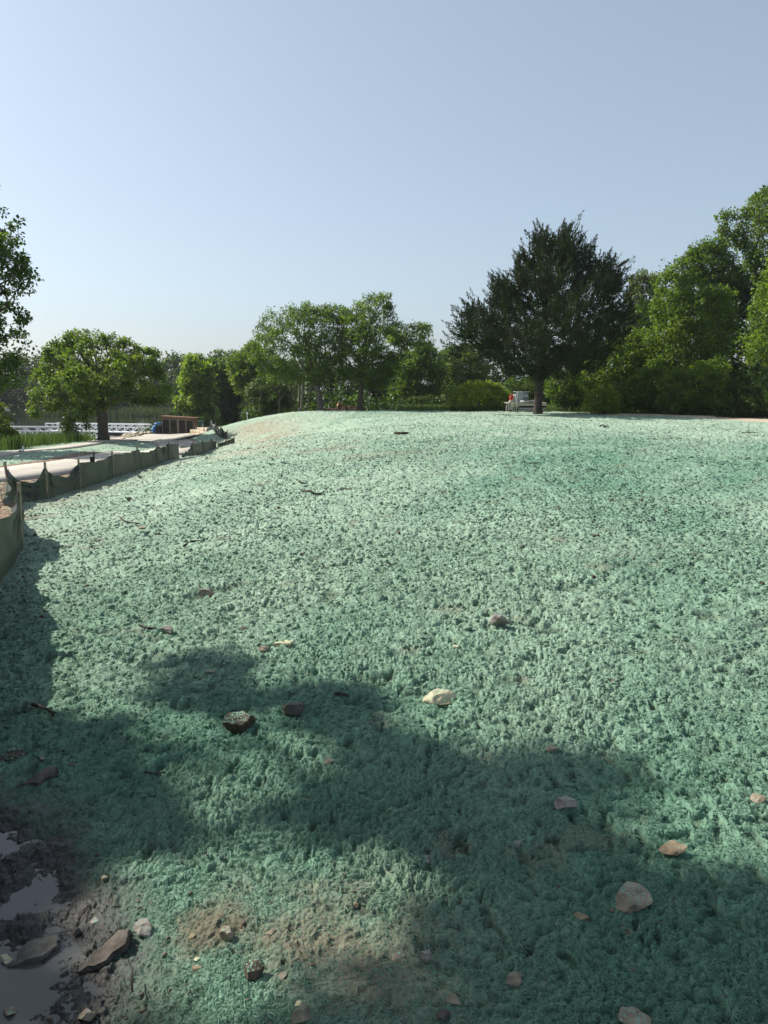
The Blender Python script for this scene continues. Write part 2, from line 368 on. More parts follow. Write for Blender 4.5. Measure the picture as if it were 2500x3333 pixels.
SPOIL = gxy([(900, 1475), (1000, 1440), (1250, 1430), (1500, 1440), (1450, 1475), (1200, 1490), (1050, 1500)])
TANL = gxy([(660, 1500), (770, 1462), (740, 1395), (800, 1375), (900, 1358), (980, 1375), (960, 1430), (880, 1470)])
BARE = gxy([(480, 2880), (720, 2850), (1000, 2860), (1200, 2950), (1400, 3100), (1350, 3330), (700, 3330), (420, 3250), (380, 3050)])
FENCE_XY = [(-1.45, 0.9), (-2.12, 3.2), (-2.88, 5.2), (-3.48, 6.6)] + [tuple(at(*q)[:2]) for q in [(75, 1780, 9.4), (36, 1660, 15.2), (155, 1622, 16.4), (262, 1593, 18.8), (370, 1560, 21.5), (450, 1529, 25), (515, 1514, 28), (552, 1500, 31.5), (582, 1493, 34.5)]]
LEFT_OF_FENCE = FENCE_XY + [(-12, 36), (-14, 36), (-12.8, 19), (-9, 12), (-6, 2), (-5, 0)]
CREST_BACK = [tuple(at(*q)[:2]) for q in [(660, 1392, 60), (760, 1372, 60), (880, 1350, 59), (1000, 1342, 61), (1170, 1337, 63), (1300, 1340, 57), (1600, 1342, 56), (1800, 1344, 54), (2010, 1350, 50)]] + [(35, 40), (80, 40), (80, 200), (-14, 200), (-18, 80)]

def pits(x, y, cell):
    """gaps between the clumps of fibre, down to the soil; also the mask that darkens them"""
    z = 0
    nr_ = sstep(2.0, 4.5, np.hypot(x, y))
    for lam, dep, lo, k in [(0.022, 0.014, 0.40, 0), (0.036, 0.022, 0.42, 1), (0.058, 0.026, 0.50, 2), (0.10, 0.032, 0.64, 3), (0.22, 0.040, 0.72, 4)]:
        z = z + dep * (1 if k < 3 else nr_) * sstep(lo, lo + 0.33, vn(x / lam + 3 * k, y / lam, 411 + k)) * sstep(0.8, 1.6, lam / cell)
    return z
def relief(x, y, r, amp=1.0, lod=True):
    """clumpy fibre-mulch surface; octaves finer than the local grid are faded"""
    z = np.zeros(np.shape(x)); cell = np.maximum(r * 0.0014, 0.0035)
    wx = x + 0.035 * vn(x / 0.17, y / 0.17, 91); wy = y + 0.035 * vn(x / 0.17 + 40, y / 0.17, 92)
    dens = (0.64 + 0.45 * vn(x / 0.9, y / 0.9, 95)) * (1 - 0.42 * sstep(3.0, 7.0, r))
    for i, (lam, a, bil) in enumerate([(3.1, 0.030, 0), (1.3, 0.018, 0), (0.62, 0.014, 0), (0.30, 0.012, 0), (0.145, 0.010, 0), (0.075, 0.008, 0), (0.045, 0.006, 2), (0.028, 0.008, 2), (0.018, 0.0075, 2), (0.011, 0.005, 2), (0.007, 0.002, 0)]):
        f = sstep(1.0, 2.0, lam / cell) if lod else 1.0
        c, sn = math.cos(0.7 * i), math.sin(0.7 * i)
        n = vn((wx * c - wy * sn) / lam + i * 17.3, (wx * sn + wy * c) / lam + i * 5.9, 300 + i)
        if bil == 1: n = 1.0 - 2.2 * (1 - np.abs(n)) ** 2.2
        if bil == 2: n = (0.9 - 2.0 * (1 - np.abs(n)) ** 3.0) * dens
        z = z + a * f * n
    z = z - pits(wx, wy, cell if lod else 0 * r + 0.004)
    # larger clods seen further off
    g = sstep(6, 22, r); p2 = vn(x / 0.30, y / 0.30, 417); z = z + g * 0.022 * (np.abs(p2) - 0.4) + g * 0.05 * sstep(0.72, 0.95, vn(x / 0.16, y / 0.16, 433)) - g * 0.03 * sstep(0.6, 0.85, vn(x / 0.19, y / 0.19, 434))
    return z * amp

def masks(x, y, r):
    mk = {}
    mk['path'] = np.minimum(line_d(x, y, PATH_A) - 1.45, line_d(x, y, PATH_B) - 0.75)
    mk['path'] = np.minimum(mk['path'], poly_sd(x, y, PAD))
    mk['puddle'] = poly_sd(x, y, PUDDLE)
    mk['road'] = line_d(x, y, ROAD) - 1.4
    mk['gravel'] = poly_sd(x, y, LEFT_OF_FENCE)
    mk['back'] = poly_sd(x, y, CREST_BACK)
    return mk
def z_full(x, y):
    r = np.sqrt(x * x + y * y); z = z_soft(x, y); mk = masks(x, y, r)
    amp = np.ones(np.shape(x)); amp *= sstep(-0.1, 0.25, mk['path']) * sstep(-0.2, 0.3, mk['road']); amp *= 1 - 0.45 * sstep(0.5, -0.5, mk['gravel'])
    amp *= 0.35 + 0.65 * sstep(1.2, 2.6, r) + 0.0
    nearmud = sstep(0.42, 0.0, mk['puddle'])
    rel = relief(x, y, r)
    amp *= 1 - 0.62 * sstep(0.35, -0.15, poly_sd(x, y, BARE))
    z0 = z + rel * amp * (1 - nearmud)
    mud = PUD_Z + 0.005 + 0.045 * (sstep(-0.05, 0.5, mk['puddle'])) - 0.020 * sstep(0.0, -0.2, mk['puddle']) + 0.044 * fbm(x, y, 0.17, 6, 55, 0.72) + 0.10 * rel
    z1 = z0 * (1 - nearmud) + mud * nearmud
    return z1

th_in = np.linspace(-33, 33, 1060); 
th = np.radians(np.concatenate([np.linspace(-180, -34.5, 60), th_in, np.linspace(34.5, 180, 60)]))
_r = [1.2]
while _r[-1] < 75: _r.append(_r[-1] + min(0.0032 * _r[-1], _r[-1] ** 2 / (768 * 1.6) * 1.05))
rr = np.concatenate([np.linspace(0.25, 1.2, 14)[:-1], np.array(_r), np.exp(np.linspace(math.log(76), math.log(1200), 110))])
TH, RR = np.meshgrid(th, rr)
X = RR * np.sin(TH); Y = RR * np.cos(TH)
Z = np.zeros_like(X); MK = {}
Z = z_full(X, Y)
xf = X.ravel(); yf = Y.ravel(); rf = RR.ravel(); zf = Z.ravel()
mk = masks(xf, yf, rf)
def lerp(a, b, t): return a * (1 - t[:, None]) + np.asarray(b) * t[:, None]
def mulch_color(x, y):
    """dye variation of the sprayed mulch: deep green where thick, pale where thin and dry, plus painted shading of the swells"""
    n = fbm(x, y, 7.0, 4, 11); n2 = fbm(x, y, 0.9, 4, 23); n3 = vn(x / 0.06, y / 0.06, 31)
    dist = np.sqrt(x * x + y * y)
    deep = np.clip(0.32 + 0.50 * n + 0.22 * n2 + 0.14 * vn((x - 0.4 * y) / 0.8, (y + 0.4 * x) / 5.0, 19) + 0.40 * sstep(-1.8, 3.0, x - 0.05 * y) * sstep(3.5, 7, y) * sstep(26, 15, y) + 0.22 * sstep(6, 3, dist) - 0.12 * sstep(20, 34, dist) - 0.28 * sstep(-1.0, -5.5, x) * sstep(4, 8, y), 0, 1)  # broad noise also paints light and shade of the ground swells
    pale = np.array([0.295, 0.385, 0.295]); grn = np.array([0.106, 0.212, 0.148])
    c = lerp(np.tile(pale, (len(x), 1)), grn, deep)
    return c * (1 + 0.10 * n3)[:, None]
colr = mulch_color(xf, yf)
soil = np.array([0.150, 0.115, 0.082])
cov = fbm(xf, yf, 0.45, 5, 71, 0.62)
# thin spots
near_thin = sstep(0.55, -0.35, poly_sd(xf, yf, BARE))
thin = np.clip(near_thin * sstep(-0.20, 0.45, cov) * 0.85, 0, 1)
thin = np.maximum(thin, 0.45 * sstep(0.35, 0.62, cov))
sp = sstep(1.5, -2.5, poly_sd(xf, yf, SPOIL)); tl = sstep(2.0, -2.5, poly_sd(xf, yf, TANL))
cov2 = fbm(xf, yf, 2.2, 5, 77, 0.6)
colr = lerp(colr, (0.24, 0.21, 0.155), 0.85 * sp * sstep(-0.25, 0.4, cov2))
colr = lerp(colr, (0.29, 0.265, 0.195), 0.9 * tl * sstep(-0.55, 0.25, cov2))
edge = sstep(1.8, 0.2, line_d(xf, yf, FENCE_XY + [(-9.9, 39), (-10.0, 43), (-9.3, 48)])) * sstep(10, 14, rf)
colr = lerp(colr, (0.24, 0.21, 0.16), 0.6 * edge * sstep(-0.5, 0.3, fbm(xf, yf, 0.8, 4, 81)))
colr = lerp(colr, soil * (1 + 0.4 * vn(xf / 0.05, yf / 0.05, 37))[:, None] if False else soil, thin)
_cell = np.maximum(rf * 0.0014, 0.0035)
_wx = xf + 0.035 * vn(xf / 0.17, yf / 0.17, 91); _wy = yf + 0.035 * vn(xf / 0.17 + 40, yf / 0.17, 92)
colr = lerp(colr, (0.065, 0.075, 0.052), 0.62 * sstep(16, 5, rf) * sstep(0.008, 0.034, pits(_wx, _wy, _cell)))  # dark soil tone that also paints shade into the pits
for lam, am in [(0.05, 0.09), (0.11, 0.07), (0.24, 0.05), (0.55, 0.05)]:
    colr = colr * (1 + am * sstep(0.6, 1.4, lam / _cell) * vn(xf / lam, yf / lam, int(lam * 1000)))[:, None]
mudm = sstep(0.36, 0.02, mk['puddle'] + 0.24 * cov)
colr = lerp(colr, (0.027, 0.026, 0.023), mudm)
gr = sstep(0.1, -0.15, mk['gravel']); gcol = 0.75 + 0.6 * vn(xf / 0.06, yf / 0.06, 39)
colr = colr * (1 - gr)[:, None] + (np.array([0.27, 0.205, 0.15]) * np.clip(gcol, 0.25, 1.5)[:, None]) * gr[:, None]
rd = sstep(0.3, -0.2, mk['road'] + 0.3 * cov); colr = lerp(colr, (0.47, 0.38, 0.29), rd)
bk = sstep(0.8, -0.8, mk['back'] + 1.2 * cov2) * (1 - rd); colr = lerp(colr, (0.075, 0.085, 0.035), bk)
lk = (yf > 40) & (xf < 0); ld = np.full(len(xf), 99.0); ld[lk] = poly_sd(xf[lk], yf[lk], LAKE)
colr = lerp(colr, (0.055, 0.07, 0.03), sstep(7, 3, ld)); colr = lerp(colr, (0.05, 0.065, 0.028), sstep(110, 130, rf))
padd = sstep(0.0, -0.4, mk['path']); colr = lerp(colr, (0.2, 0.16, 0.12), padd)
wet = np.clip(mudm, 0, 1)
nr, nt = X.shape
ii = np.arange(nr - 1)[:, None] * nt + np.arange(nt - 1)[None, :]
Fq = np.stack([ii, ii + 1, ii + nt + 1, ii + nt], -1).reshape(-1, 4)
def mat_ground():
    m, n, l, b = mat_new('sprayed_ground')
    a = n.new('ShaderNodeAttribute'); a.attribute_name = 'Col'; w = n.new('ShaderNodeAttribute'); w.attribute_name = 'wet'
    tc = n.new('ShaderNodeTexCoord'); nz = n.new('ShaderNodeTexNoise'); nz.inputs['Scale'].default_value = 60; nz.inputs['Detail'].default_value = 6; nz.inputs['Roughness'].default_value = 0.7
    l.new(tc.outputs['Object'], nz.inputs['Vector'])
    mp = n.new('ShaderNodeMapRange'); mp.inputs[1].default_value = 0.3; mp.inputs[2].default_value = 0.7; mp.inputs[3].default_value = 0.72; mp.inputs[4].default_value = 1.22
    l.new(nz.outputs['Fac'], mp.inputs[0])
    mx = n.new('ShaderNodeMix'); mx.data_type = 'RGBA'; mx.blend_type = 'MULTIPLY'; mx.inputs[0].default_value = 1
    l.new(a.outputs['Color'], mx.inputs[6]); l.new(mp.outputs[0], mx.inputs[7]); l.new(mx.outputs[2], b.inputs['Base Color'])
    ro = n.new('ShaderNodeMapRange'); ro.inputs[3].default_value = 0.95; ro.inputs[4].default_value = 0.36; l.new(w.outputs['Fac'], ro.inputs[0]); l.new(ro.outputs[0], b.inputs['Roughness'])
    so = n.new('ShaderNodeMapRange'); so.inputs[3].default_value = 0.08; so.inputs[4].default_value = 0.35; l.new(w.outputs['Fac'], so.inputs[0]); l.new(so.outputs[0], b.inputs['Specular IOR Level'])
    bp = n.new('ShaderNodeBump'); bp.inputs['Strength'].default_value = 0.6; bp.inputs['Distance'].default_value = 0.012; l.new(nz.outputs['Fac'], bp.inputs['Height']); l.new(bp.outputs[0], b.inputs['Normal'])
    return m
M['ground'] = mat_ground()
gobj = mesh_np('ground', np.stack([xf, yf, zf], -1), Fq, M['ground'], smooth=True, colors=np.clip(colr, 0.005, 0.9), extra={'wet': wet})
tag(gobj, kind='structure')
del MK, TH, RR, X, Y, Z

def zg(x, y): return float(z_full(np.array([x]), np.array([y]))[0])
# lake and puddle water
mesh_np('lake', np.array([(-420, 55, LAKE_Z), (-19, 55, LAKE_Z), (-19, 180, LAKE_Z), (-420, 180, LAKE_Z)]), np.array([[0, 1, 2, 3]]), M['lake'])['kind'] = 'structure'
b_ = bmesh.new(); _pc = np.mean(PUDDLE, 0); _f = b_.faces.new([b_.verts.new((x + 0.22 * np.sign(x - _pc[0]) * 0.9, y + 0.15 * np.sign(y - _pc[1]), PUD_Z)) for x, y in PUDDLE]); bmesh.ops.triangulate(b_, faces=[_f])
me = bpy.data.meshes.new('puddle'); b_.to_mesh(me); b_.free(); me.materials.append(M['puddle']); o = bpy.data.objects.new('puddle', me); COL.objects.link(o); o['kind'] = 'structure'

# paths ---------------------------------------------------------------
def strip(name, P, w, mat, lift=0.05, step=0.8):
    P = np.array(P, float); seg = np.linalg.norm(np.diff(P, axis=0), axis=1); s = np.concatenate([[0], np.cumsum(seg)])
    q = np.arange(0, s[-1], step)
    # smooth the centreline
    xs = np.interp(q, s, P[:, 0]); ys = np.interp(q, s, P[:, 1])
    for _ in range(3):
        xs[1:-1] = (xs[:-2] + 2 * xs[1:-1] + xs[2:]) / 4; ys[1:-1] = (ys[:-2] + 2 * ys[1:-1] + ys[2:]) / 4
    tx = np.gradient(xs); ty = np.gradient(ys); L = np.hypot(tx, ty); nx, ny = -ty / L, tx / L
    V = []; Q = []
    prof = [(-w, -0.12), (-w, 0), (-w / 3, 0.008), (w / 3, 0.008), (w, 0), (w, -0.12)]
    zc = z_soft(xs, ys)
    for i in range(len(xs)):
        for o, dz in prof:
            px, py = xs[i] + nx[i] * o, ys[i] + ny[i] * o
            V.append((px, py, float(z_soft(px, py)) * 0.6 + zc[i] * 0.4 + lift + dz))
    k = len(prof)
    for i in range(len(xs) - 1):
        for j in range(k - 1): Q.append((i * k + j, (i + 1) * k + j, (i + 1) * k + j + 1, i * k + j + 1))
    o = mesh_np(name, np.array(V), np.array(Q), mat); o['kind'] = 'structure'; return o
strip('path', PATH_A, 1.3, M['concrete']); strip('sidewalk', PATH_B, 0.62, M['concrete'], 0.07)
b_ = bmesh.new(); vs = [b_.verts.new((x, y, float(z_soft(x, y)) + 0.05)) for x, y in PAD]
fc = b_.faces.new(vs); bmesh.ops.triangulate(b_, faces=[fc]); me = bpy.data.meshes.new('pavement'); b_.to_mesh(me); b_.free(); me.materials.append(M['concrete'])
o = bpy.data.objects.new('pavement', me); COL.objects.link(o); o['kind'] = 'structure'

# ------------------------------------------------------------------ vegetation builders
def rnd_unit(rng, n):
    v = rng.normal(size=(n, 3)); return v / np.linalg.norm(v, axis=1)[:, None]
def leaf_quads(P, Dr, N, L, Wd, rng, fold=0.25):
    """diamond leaves: base P, direction Dr, normal N"""
    S = np.cross(Dr, N); S /= np.linalg.norm(S, axis=1)[:, None] + 1e-9
    N = np.cross(S, Dr)
    L = L[:, None]; Wd = Wd[:, None]
    a = P; b = P + Dr * L * 0.45 + S * Wd * 0.5 + N * Wd * fold; c = P + Dr * L; d = P + Dr * L * 0.45 - S * Wd * 0.5 + N * Wd * fold
    V = np.stack([a, b, c, d], 1).reshape(-1, 3)
    return V, np.arange(len(V), dtype=np.int32).reshape(-1, 4)
def skeleton(trunk, tips, rng, path_w=0.45, step=0.45, jit=0.10, lift=0.15):
    """greedy branching: every tip joins the cheapest node already grown"""
    nodes = [np.array(p, float) for p in trunk]; par = [-1] + list(range(len(trunk) - 1))
    path = [0.0]
    for i in range(1, len(nodes)): path.append(path[-1] + np.linalg.norm(nodes[i] - nodes[i - 1]))
    c0 = nodes[len(trunk) // 2]
    order = np.argsort(np.linalg.norm(tips - nodes[-1], axis=1))
    NA = np.zeros((200000, 3)); PA = np.zeros(200000); n = len(nodes)
    NA[:n] = nodes; PA[:n] = path
    for i in range(n):                      # keep the bole clear
        if i < n * 0.45: PA[i] += 50
    tipid = []
    for t in order:
        p = tips[t]
        d = np.linalg.norm(NA[:n] - p, axis=1); up = (NA[:n, 2] - p[2])
        cost = d + path_w * PA[:n] + 0.5 * np.clip(up, 0, None)
        k = int(np.argmin(cost)); a = NA[k].copy(); L = d[k]
        m = max(1, int(L / step)); last = k
        for j in range(1, m + 1):
            f = j / m; q = a + (p - a) * f
            q[2] += lift * L * math.sin(math.pi * f) * 0.5
            if j < m: q = q + rng.normal(size=3) * jit * min(1, L) * step
            NA[n] = q; PA[n] = PA[last] + np.linalg.norm(q - NA[last]); par.append(last); last = n; n += 1
        tipid.append(last)
    return NA[:n].copy(), np.array(par), np.array(tipid)
def radii(par, r_tip, r_base, n_trunk, expo=2.3):
    n = len(par); acc = np.zeros(n); ch = np.zeros(n, int)
    for i in range(n - 1, 0, -1):
        if acc[i] == 0: acc[i] = r_tip ** expo
        acc[par[i]] += acc[i]
    r = acc ** (1 / expo)
    k = r_base / max(r[0], 1e-6)
    # scale the thick wood towards the wanted bole, leave twigs alone
    w = np.clip((r - r_tip) / (r[0] - r_tip + 1e-9), 0, 1) ** 0.35
    return r * (1 - w + w * k)
def tubes(NA, par, r, flare=1.35, sides=6, rmin=0.0):
    idx = np.array([i for i in range(1, len(NA)) if par[i] >= 0 and r[i] > rmin])
    A = NA[par[idx]]; B = NA[idx]; ra = np.minimum(r[par[idx]], r[idx] * 1.45); rb = r[idx]
    root = par[idx] == 0; ra = np.where(root, r[0] * flare, ra)
    D = B - A; L = np.linalg.norm(D, axis=1) + 1e-9; D = D / L[:, None]
    ref = np.where(np.abs(D[:, 2:3]) > 0.9, np.array([[1.0, 0, 0]]), np.array([[0, 0, 1.0]]))
    S = np.cross(D, ref); S /= np.linalg.norm(S, axis=1)[:, None]; T = np.cross(D, S)
    A = A - D * (ra * 0.15)[:, None]; B = B + D * (rb * 0.25)[:, None]
    V = []; 
    for k in range(sides):
        c, s = math.cos(2 * math.pi * k / sides), math.sin(2 * math.pi * k / sides)
        V.append(A + (S * c + T * s) * ra[:, None]); V.append(B + (S * c + T * s) * rb[:, None])
    V = np.stack(V, 1)                       # (m, 2*sides, 3)
    m = len(idx); base = np.arange(m)[:, None] * (2 * sides)
    Q = np.concatenate([np.concatenate([base + 2 * k, base + 2 * ((k + 1) % sides), base + 2 * ((k + 1) % sides) + 1, base + 2 * k + 1], 1) for k in range(sides)], 0)
    return V.reshape(-1, 3), Q
def tree_obj(name, base, trunk, tips, seed, pal, label=None, cat='tree', group=None, leaf=(0.16, 0.10), per=60, blob=0.42, mode='leaf', r_base=0.2, r_tip=0.012, bark='bark', path_w=0.45, trunk_part=True, updown=0.0, inner=0.3):
    rng = np.random.default_rng(seed); base = np.array(base, float)
    tips = np.asarray(tips)
    NA, par, tid = skeleton(trunk, tips, rng, path_w)
    r = radii(par, r_tip, r_base, len(trunk))
    root = empty(name, base, label, cat, group)
    V, Q = tubes(NA, par, r)
    mesh_np('trunk', V, Q, M[bark], root, smooth=True)
    # foliage around every tip, with some along the last wood
    C = NA[tid]
    n = len(C); per_t = np.maximum(4, (per * rng.uniform(0.45, 1.5, n))).astype(int)
    own = np.repeat(np.arange(n), per_t); m = len(own)
    pdir = C - NA[par[tid]]; pdir /= np.linalg.norm(pdir, axis=1)[:, None] + 1e-9
    if mode == 'leaf':
        sc = rng.uniform(0.65, 1.35, n) * blob
        off = rnd_unit(rng, m) * (rng.uniform(0, 1, m) ** 0.45)[:, None] * sc[own][:, None] * np.array([1, 1, 0.72])
        P = C[own] + off - pdir[own] * (sc[own] * 0.15)[:, None]
        Dr = rnd_unit(rng, m) + off / (sc[own][:, None] + 1e-6) * 0.8 + np.array([0, 0, -0.25]); Dr /= np.linalg.norm(Dr, axis=1)[:, None]
        N = rnd_unit(rng, m) * 0.75 + np.array([0, 0, 0.9]); N /= np.linalg.norm(N, axis=1)[:, None]
        L = leaf[0] * rng.uniform(0.6, 1.35, m); Wd = leaf[1] * rng.uniform(0.7, 1.3, m)
        V, Q = leaf_quads(P, Dr, N, L, Wd, rng); mat = M['leaf']
    else:                                    # juniper plumes: sprays set along a rising, tapering axis
        sc = rng.uniform(0.6, 1.4, n) * blob
        ax = pdir * 0.7 + np.array([0, 0, 0.75]) + rnd_unit(rng, n) * 0.35; ax /= np.linalg.norm(ax, axis=1)[:, None]
        t = rng.uniform(-0.5, 1.0, m) ; tt = np.clip(t, 0, 1)
        off = rnd_unit(rng, m) * ((1 - tt) ** 0.8 * 0.33 * sc[own] * rng.uniform(0.15, 1, m))[:, None]
        P = C[own] + ax[own] * (t * sc[own])[:, None] + off
        Dr = ax[own] * 0.9 + off / (0.42 * sc[own][:, None]) * 0.8 + rnd_unit(rng, m) * 0.35; Dr /= np.linalg.norm(Dr, axis=1)[:, None]
        N = rnd_unit(rng, m); L = leaf[0] * rng.uniform(0.5, 1.3, m) * (1 - 0.35 * tt); Wd = leaf[1] * rng.uniform(0.6, 1.3, m) * (1 - 0.5 * tt)
        V, Q = leaf_quads(P, Dr, N, L, Wd, rng, 0.1); mat = M['needle']
    pal = np.array(pal) * (np.array([1.30, 1.25, 1.05]) if mode == 'leaf' else 1.0); pick = rng.integers(0, len(pal), n)
    tcol = (pal[pick] * 0.6 + pal.mean(0) * 0.4) * rng.uniform(0.88, 1.14, n)[:, None]
    lc = tcol[own] * rng.uniform(0.72, 1.28, m)[:, None]
    mesh_np('crown', V, Q, mat, root, colors=np.repeat(lc, 4, 0))
    return root

def crown_tips(poly, D, n, rng, depth=0.85, base=None, shell=0.55, dmin=0.4):
    """points through the volume of a crown whose outline is given in photo pixels at distance D"""
    P = np.array(poly, float); u0, v0 = P.min(0); u1, v1 = P.max(0)
    rows = {}
    out = []
    need = n
    vg = np.linspace(v0, v1, 60); ug = np.linspace(u0, u1, 120)
    UU, VV = np.meshgrid(ug, vg); ins = poly_sd(UU, VV, P) < 0
    lo = np.array([ug[r].min() if r.any() else np.nan for r in ins]); hi = np.array([ug[r].max() if r.any() else np.nan for r in ins])
    ok = ~np.isnan(lo); c = np.interp(vg, vg[ok], (lo[ok] + hi[ok]) / 2); w = np.interp(vg, vg[ok], (hi[ok] - lo[ok]) / 2)
    w = np.convolve(np.pad(w, 3, 'edge'), np.ones(7) / 7, 'valid')
    while len(out) < n:
        u = rng.uniform(u0, u1); v = rng.uniform(v0, v1)
        sdv = float(poly_sd(np.array([u]), np.array([v]), P)[0])
        if sdv > 0: continue
        k = np.interp(v, vg, w); cc = np.interp(v, vg, c); t = np.clip((u - cc) / (k + 1e-6), -1, 1)
        R = k / F * D * depth * math.sqrt(max(0.02, 1 - t * t)); R = min(R, -sdv / F * D * 1.6 + 0.3)
        s = rng.uniform(-1, 1); s = np.sign(s) * abs(s) ** shell
        p = at(u, v, D + s * R); 
        out.append(p)
    return np.array(out)
def poly_tree(name, poly, D, base_px, seed, pal, label, n=300, lean=None, r_base=0.2, group=None, trunk_top=0.55, forks=None, base_D=None, **kw):
    rng = np.random.default_rng(seed)
    b = at(base_px[0], base_px[1], base_D or D); b[2] = float(z_soft(b[0], b[1])) - 0.05
    if kw.get('mode') == 'plume':            # the plumes reach past their roots: keep those inside the outline
        c_ = np.array(poly, float).mean(0); poly = [tuple(c_ + (np.array(q) - c_) * 0.92 + np.array((0, 10.0 * 50 / D))) for q in poly]
    tips = crown_tips(poly, D, n, rng, depth=kw.pop('depth', 0.85)) - b
    for (eu, ev) in kw.pop('spikes', ()):   # leaders that stand clear of the crown
        for k_ in range(4): tips = np.concatenate([tips, (at(eu + rng.uniform(-6, 6) * k_ * 0.7 - 0.25 * k_ * 14 * np.sign(eu - 1770), ev + (38 + 30 * k_) * 50 / D, D + rng.uniform(-0.4, 0.4)) - b)[None]])
    P = np.array(poly, float); uc = P[:, 0].mean(); vt = P[:, 1].min()
    top = at(lean[0] if lean else uc, lean[1] if lean else (base_px[1] + (vt - base_px[1]) * trunk_top), D) - b
    m = max(5, int(np.linalg.norm(top) / 0.5)); tr = []
    for i in range(m + 1):
        f = i / m; q = top * f; q = q + np.array([0.10 * math.sin(3.3 * f + seed), 0.10 * math.sin(2.7 * f + 2 * seed), 0]) * min(1, f * 3)
        if lean: q[0] = top[0] * f ** 1.5
        tr.append(q)
    return tree_obj(name, b, tr, tips, seed, pal, label, group=group, r_base=r_base, **kw)
def blades(name, xy, h, w, seed, pal, label, cat, lean=0.35, kind='stuff', segs=2, zfun=None):
    rng = np.random.default_rng(seed); xy = np.asarray(xy); n = len(xy)
    z = (zfun or z_soft)(xy[:, 0], xy[:, 1]); P = np.stack([xy[:, 0], xy[:, 1], z - 0.02], -1)
    H = h * rng.uniform(0.55, 1.25, n); a = rng.uniform(0, 2 * math.pi, n); ln = lean * rng.uniform(0.2, 1.3, n)
    S = np.stack([np.cos(a), np.sin(a), 0 * a], -1); Dv = np.stack([-np.sin(a), np.cos(a), 0 * a], -1) * rng.choice([-1, 1], n)[:, None]
    W = w * rng.uniform(0.6, 1.3, n)
    mid = P + np.array([0, 0, 1]) * (H * 0.6)[:, None] + Dv * (H * ln * 0.35)[:, None]
    tip = P + np.array([0, 0, 1]) * H[:, None] + Dv * (H * ln)[:, None]
    V = np.stack([P - S * W[:, None], P + S * W[:, None], mid + S * W[:, None] * 0.8, mid - S * W[:, None] * 0.8, tip + S * W[:, None] * 0.12, tip - S * W[:, None] * 0.12], 1).reshape(-1, 3)
    b = np.arange(n)[:, None] * 6
    Q = np.concatenate([b + np.array([[0, 1, 2, 3]]), b + np.array([[3, 2, 4, 5]])], 0)
    pal = np.array(pal); c = pal[rng.integers(0, len(pal), n)] * rng.uniform(0.75, 1.25, n)[:, None]
    o = mesh_np(name, V, Q, M['grass'], colors=np.repeat(c, 6, 0)); return tag(o, label, cat, kind=kind)

G_OAK = [(0.055, 0.105, 0.020), (0.075, 0.125, 0.026), (0.042, 0.082, 0.016), (0.095, 0.135, 0.030)]
G_MID = [(0.050, 0.095, 0.020), (0.066, 0.115, 0.026), (0.038, 0.075, 0.016)]
G_LIGHT = [(0.115, 0.180, 0.032), (0.130, 0.195, 0.038), (0.085, 0.145, 0.026)]
G_DARK = [(0.025, 0.050, 0.012), (0.033, 0.062, 0.015), (0.020, 0.040, 0.010)]
G_GREY = [(0.065, 0.095, 0.050), (0.080, 0.110, 0.060), (0.052, 0.080, 0.040)]
G_CEDAR = [(0.024, 0.044, 0.014), (0.032, 0.052, 0.017), (0.036, 0.042, 0.017), (0.020, 0.038, 0.013)]
G_YEL = [(0.115, 0.155, 0.022), (0.095, 0.140, 0.020), (0.13, 0.165, 0.028)]

# ---------- the trees one can tell apart
poly_tree('oak_tree', [(95, 1290), (100, 1230), (150, 1140), (180, 1110), (215, 1085), (245, 1065), (300, 1070), (345, 1068), (355, 1085), (400, 1095), (430, 1110), (480, 1125), (515, 1150), (520, 1195), (550, 1240), (560, 1290), (545, 1315), (470, 1320), (420, 1315), (370, 1320), (330, 1345), (296, 1345), (285, 1395), (205, 1410), (195, 1350), (180, 1330), (130, 1360), (95, 1345)],
          55, (338, 1436), 11, G_OAK, 'spreading round crowned oak with thick dark trunk on the lower lawn beside the lake', n=430, lean=(330, 1230), r_base=0.36, r_tip=0.017, per=66, leaf=(0.19, 0.13), blob=0.40, depth=0.9, path_w=0.55)
poly_tree('broadleaf_tree', [(-420, 900), (-300, 640), (-150, 560), (-40, 600), (20, 650), (70, 720), (60, 800), (105, 890), (80, 960), (40, 985), (100, 1045), (115, 1120), (60, 1150), (75, 1230), (10, 1300), (-100, 1330), (-300, 1300), (-400, 1100)],
          36, (-190, 1520), 13, G_DARK + G_MID, 'tall dark leafed tree leaning in from the left edge above the lake', n=400, r_base=0.3, per=60, leaf=(0.17, 0.13), blob=0.40, depth=0.8)
poly_tree('shore_bush', [(-90, 1300), (-20, 1290), (25, 1345), (40, 1365), (20, 1395), (55, 1400), (50, 1425), (20, 1440), (-90, 1450)],
          44, (-40, 1470), 14, G_MID + G_YEL, 'small leafed bush at the left edge in front of the white gangway', n=90, r_base=0.06, per=55, leaf=(0.13, 0.09), blob=0.30, path_w=0.2)
poly_tree('walnut_tree', [(830, 1080), (845, 1040), (880, 1010), (940, 1000), (1000, 985), (1060, 995), (1100, 1000), (1125, 1040), (1130, 1120), (1110, 1200), (1060, 1250), (960, 1240), (900, 1235), (850, 1220), (820, 1170)],
          59, (1045, 1341), 15, G_MID, 'fan shaped feathery tree with pale leaning trunk left of the log pile', n=480, lean=(1005, 1165), r_base=0.25, bark='bark_pale', per=50, leaf=(0.20, 0.085), blob=0.42, depth=0.8, path_w=0.35)
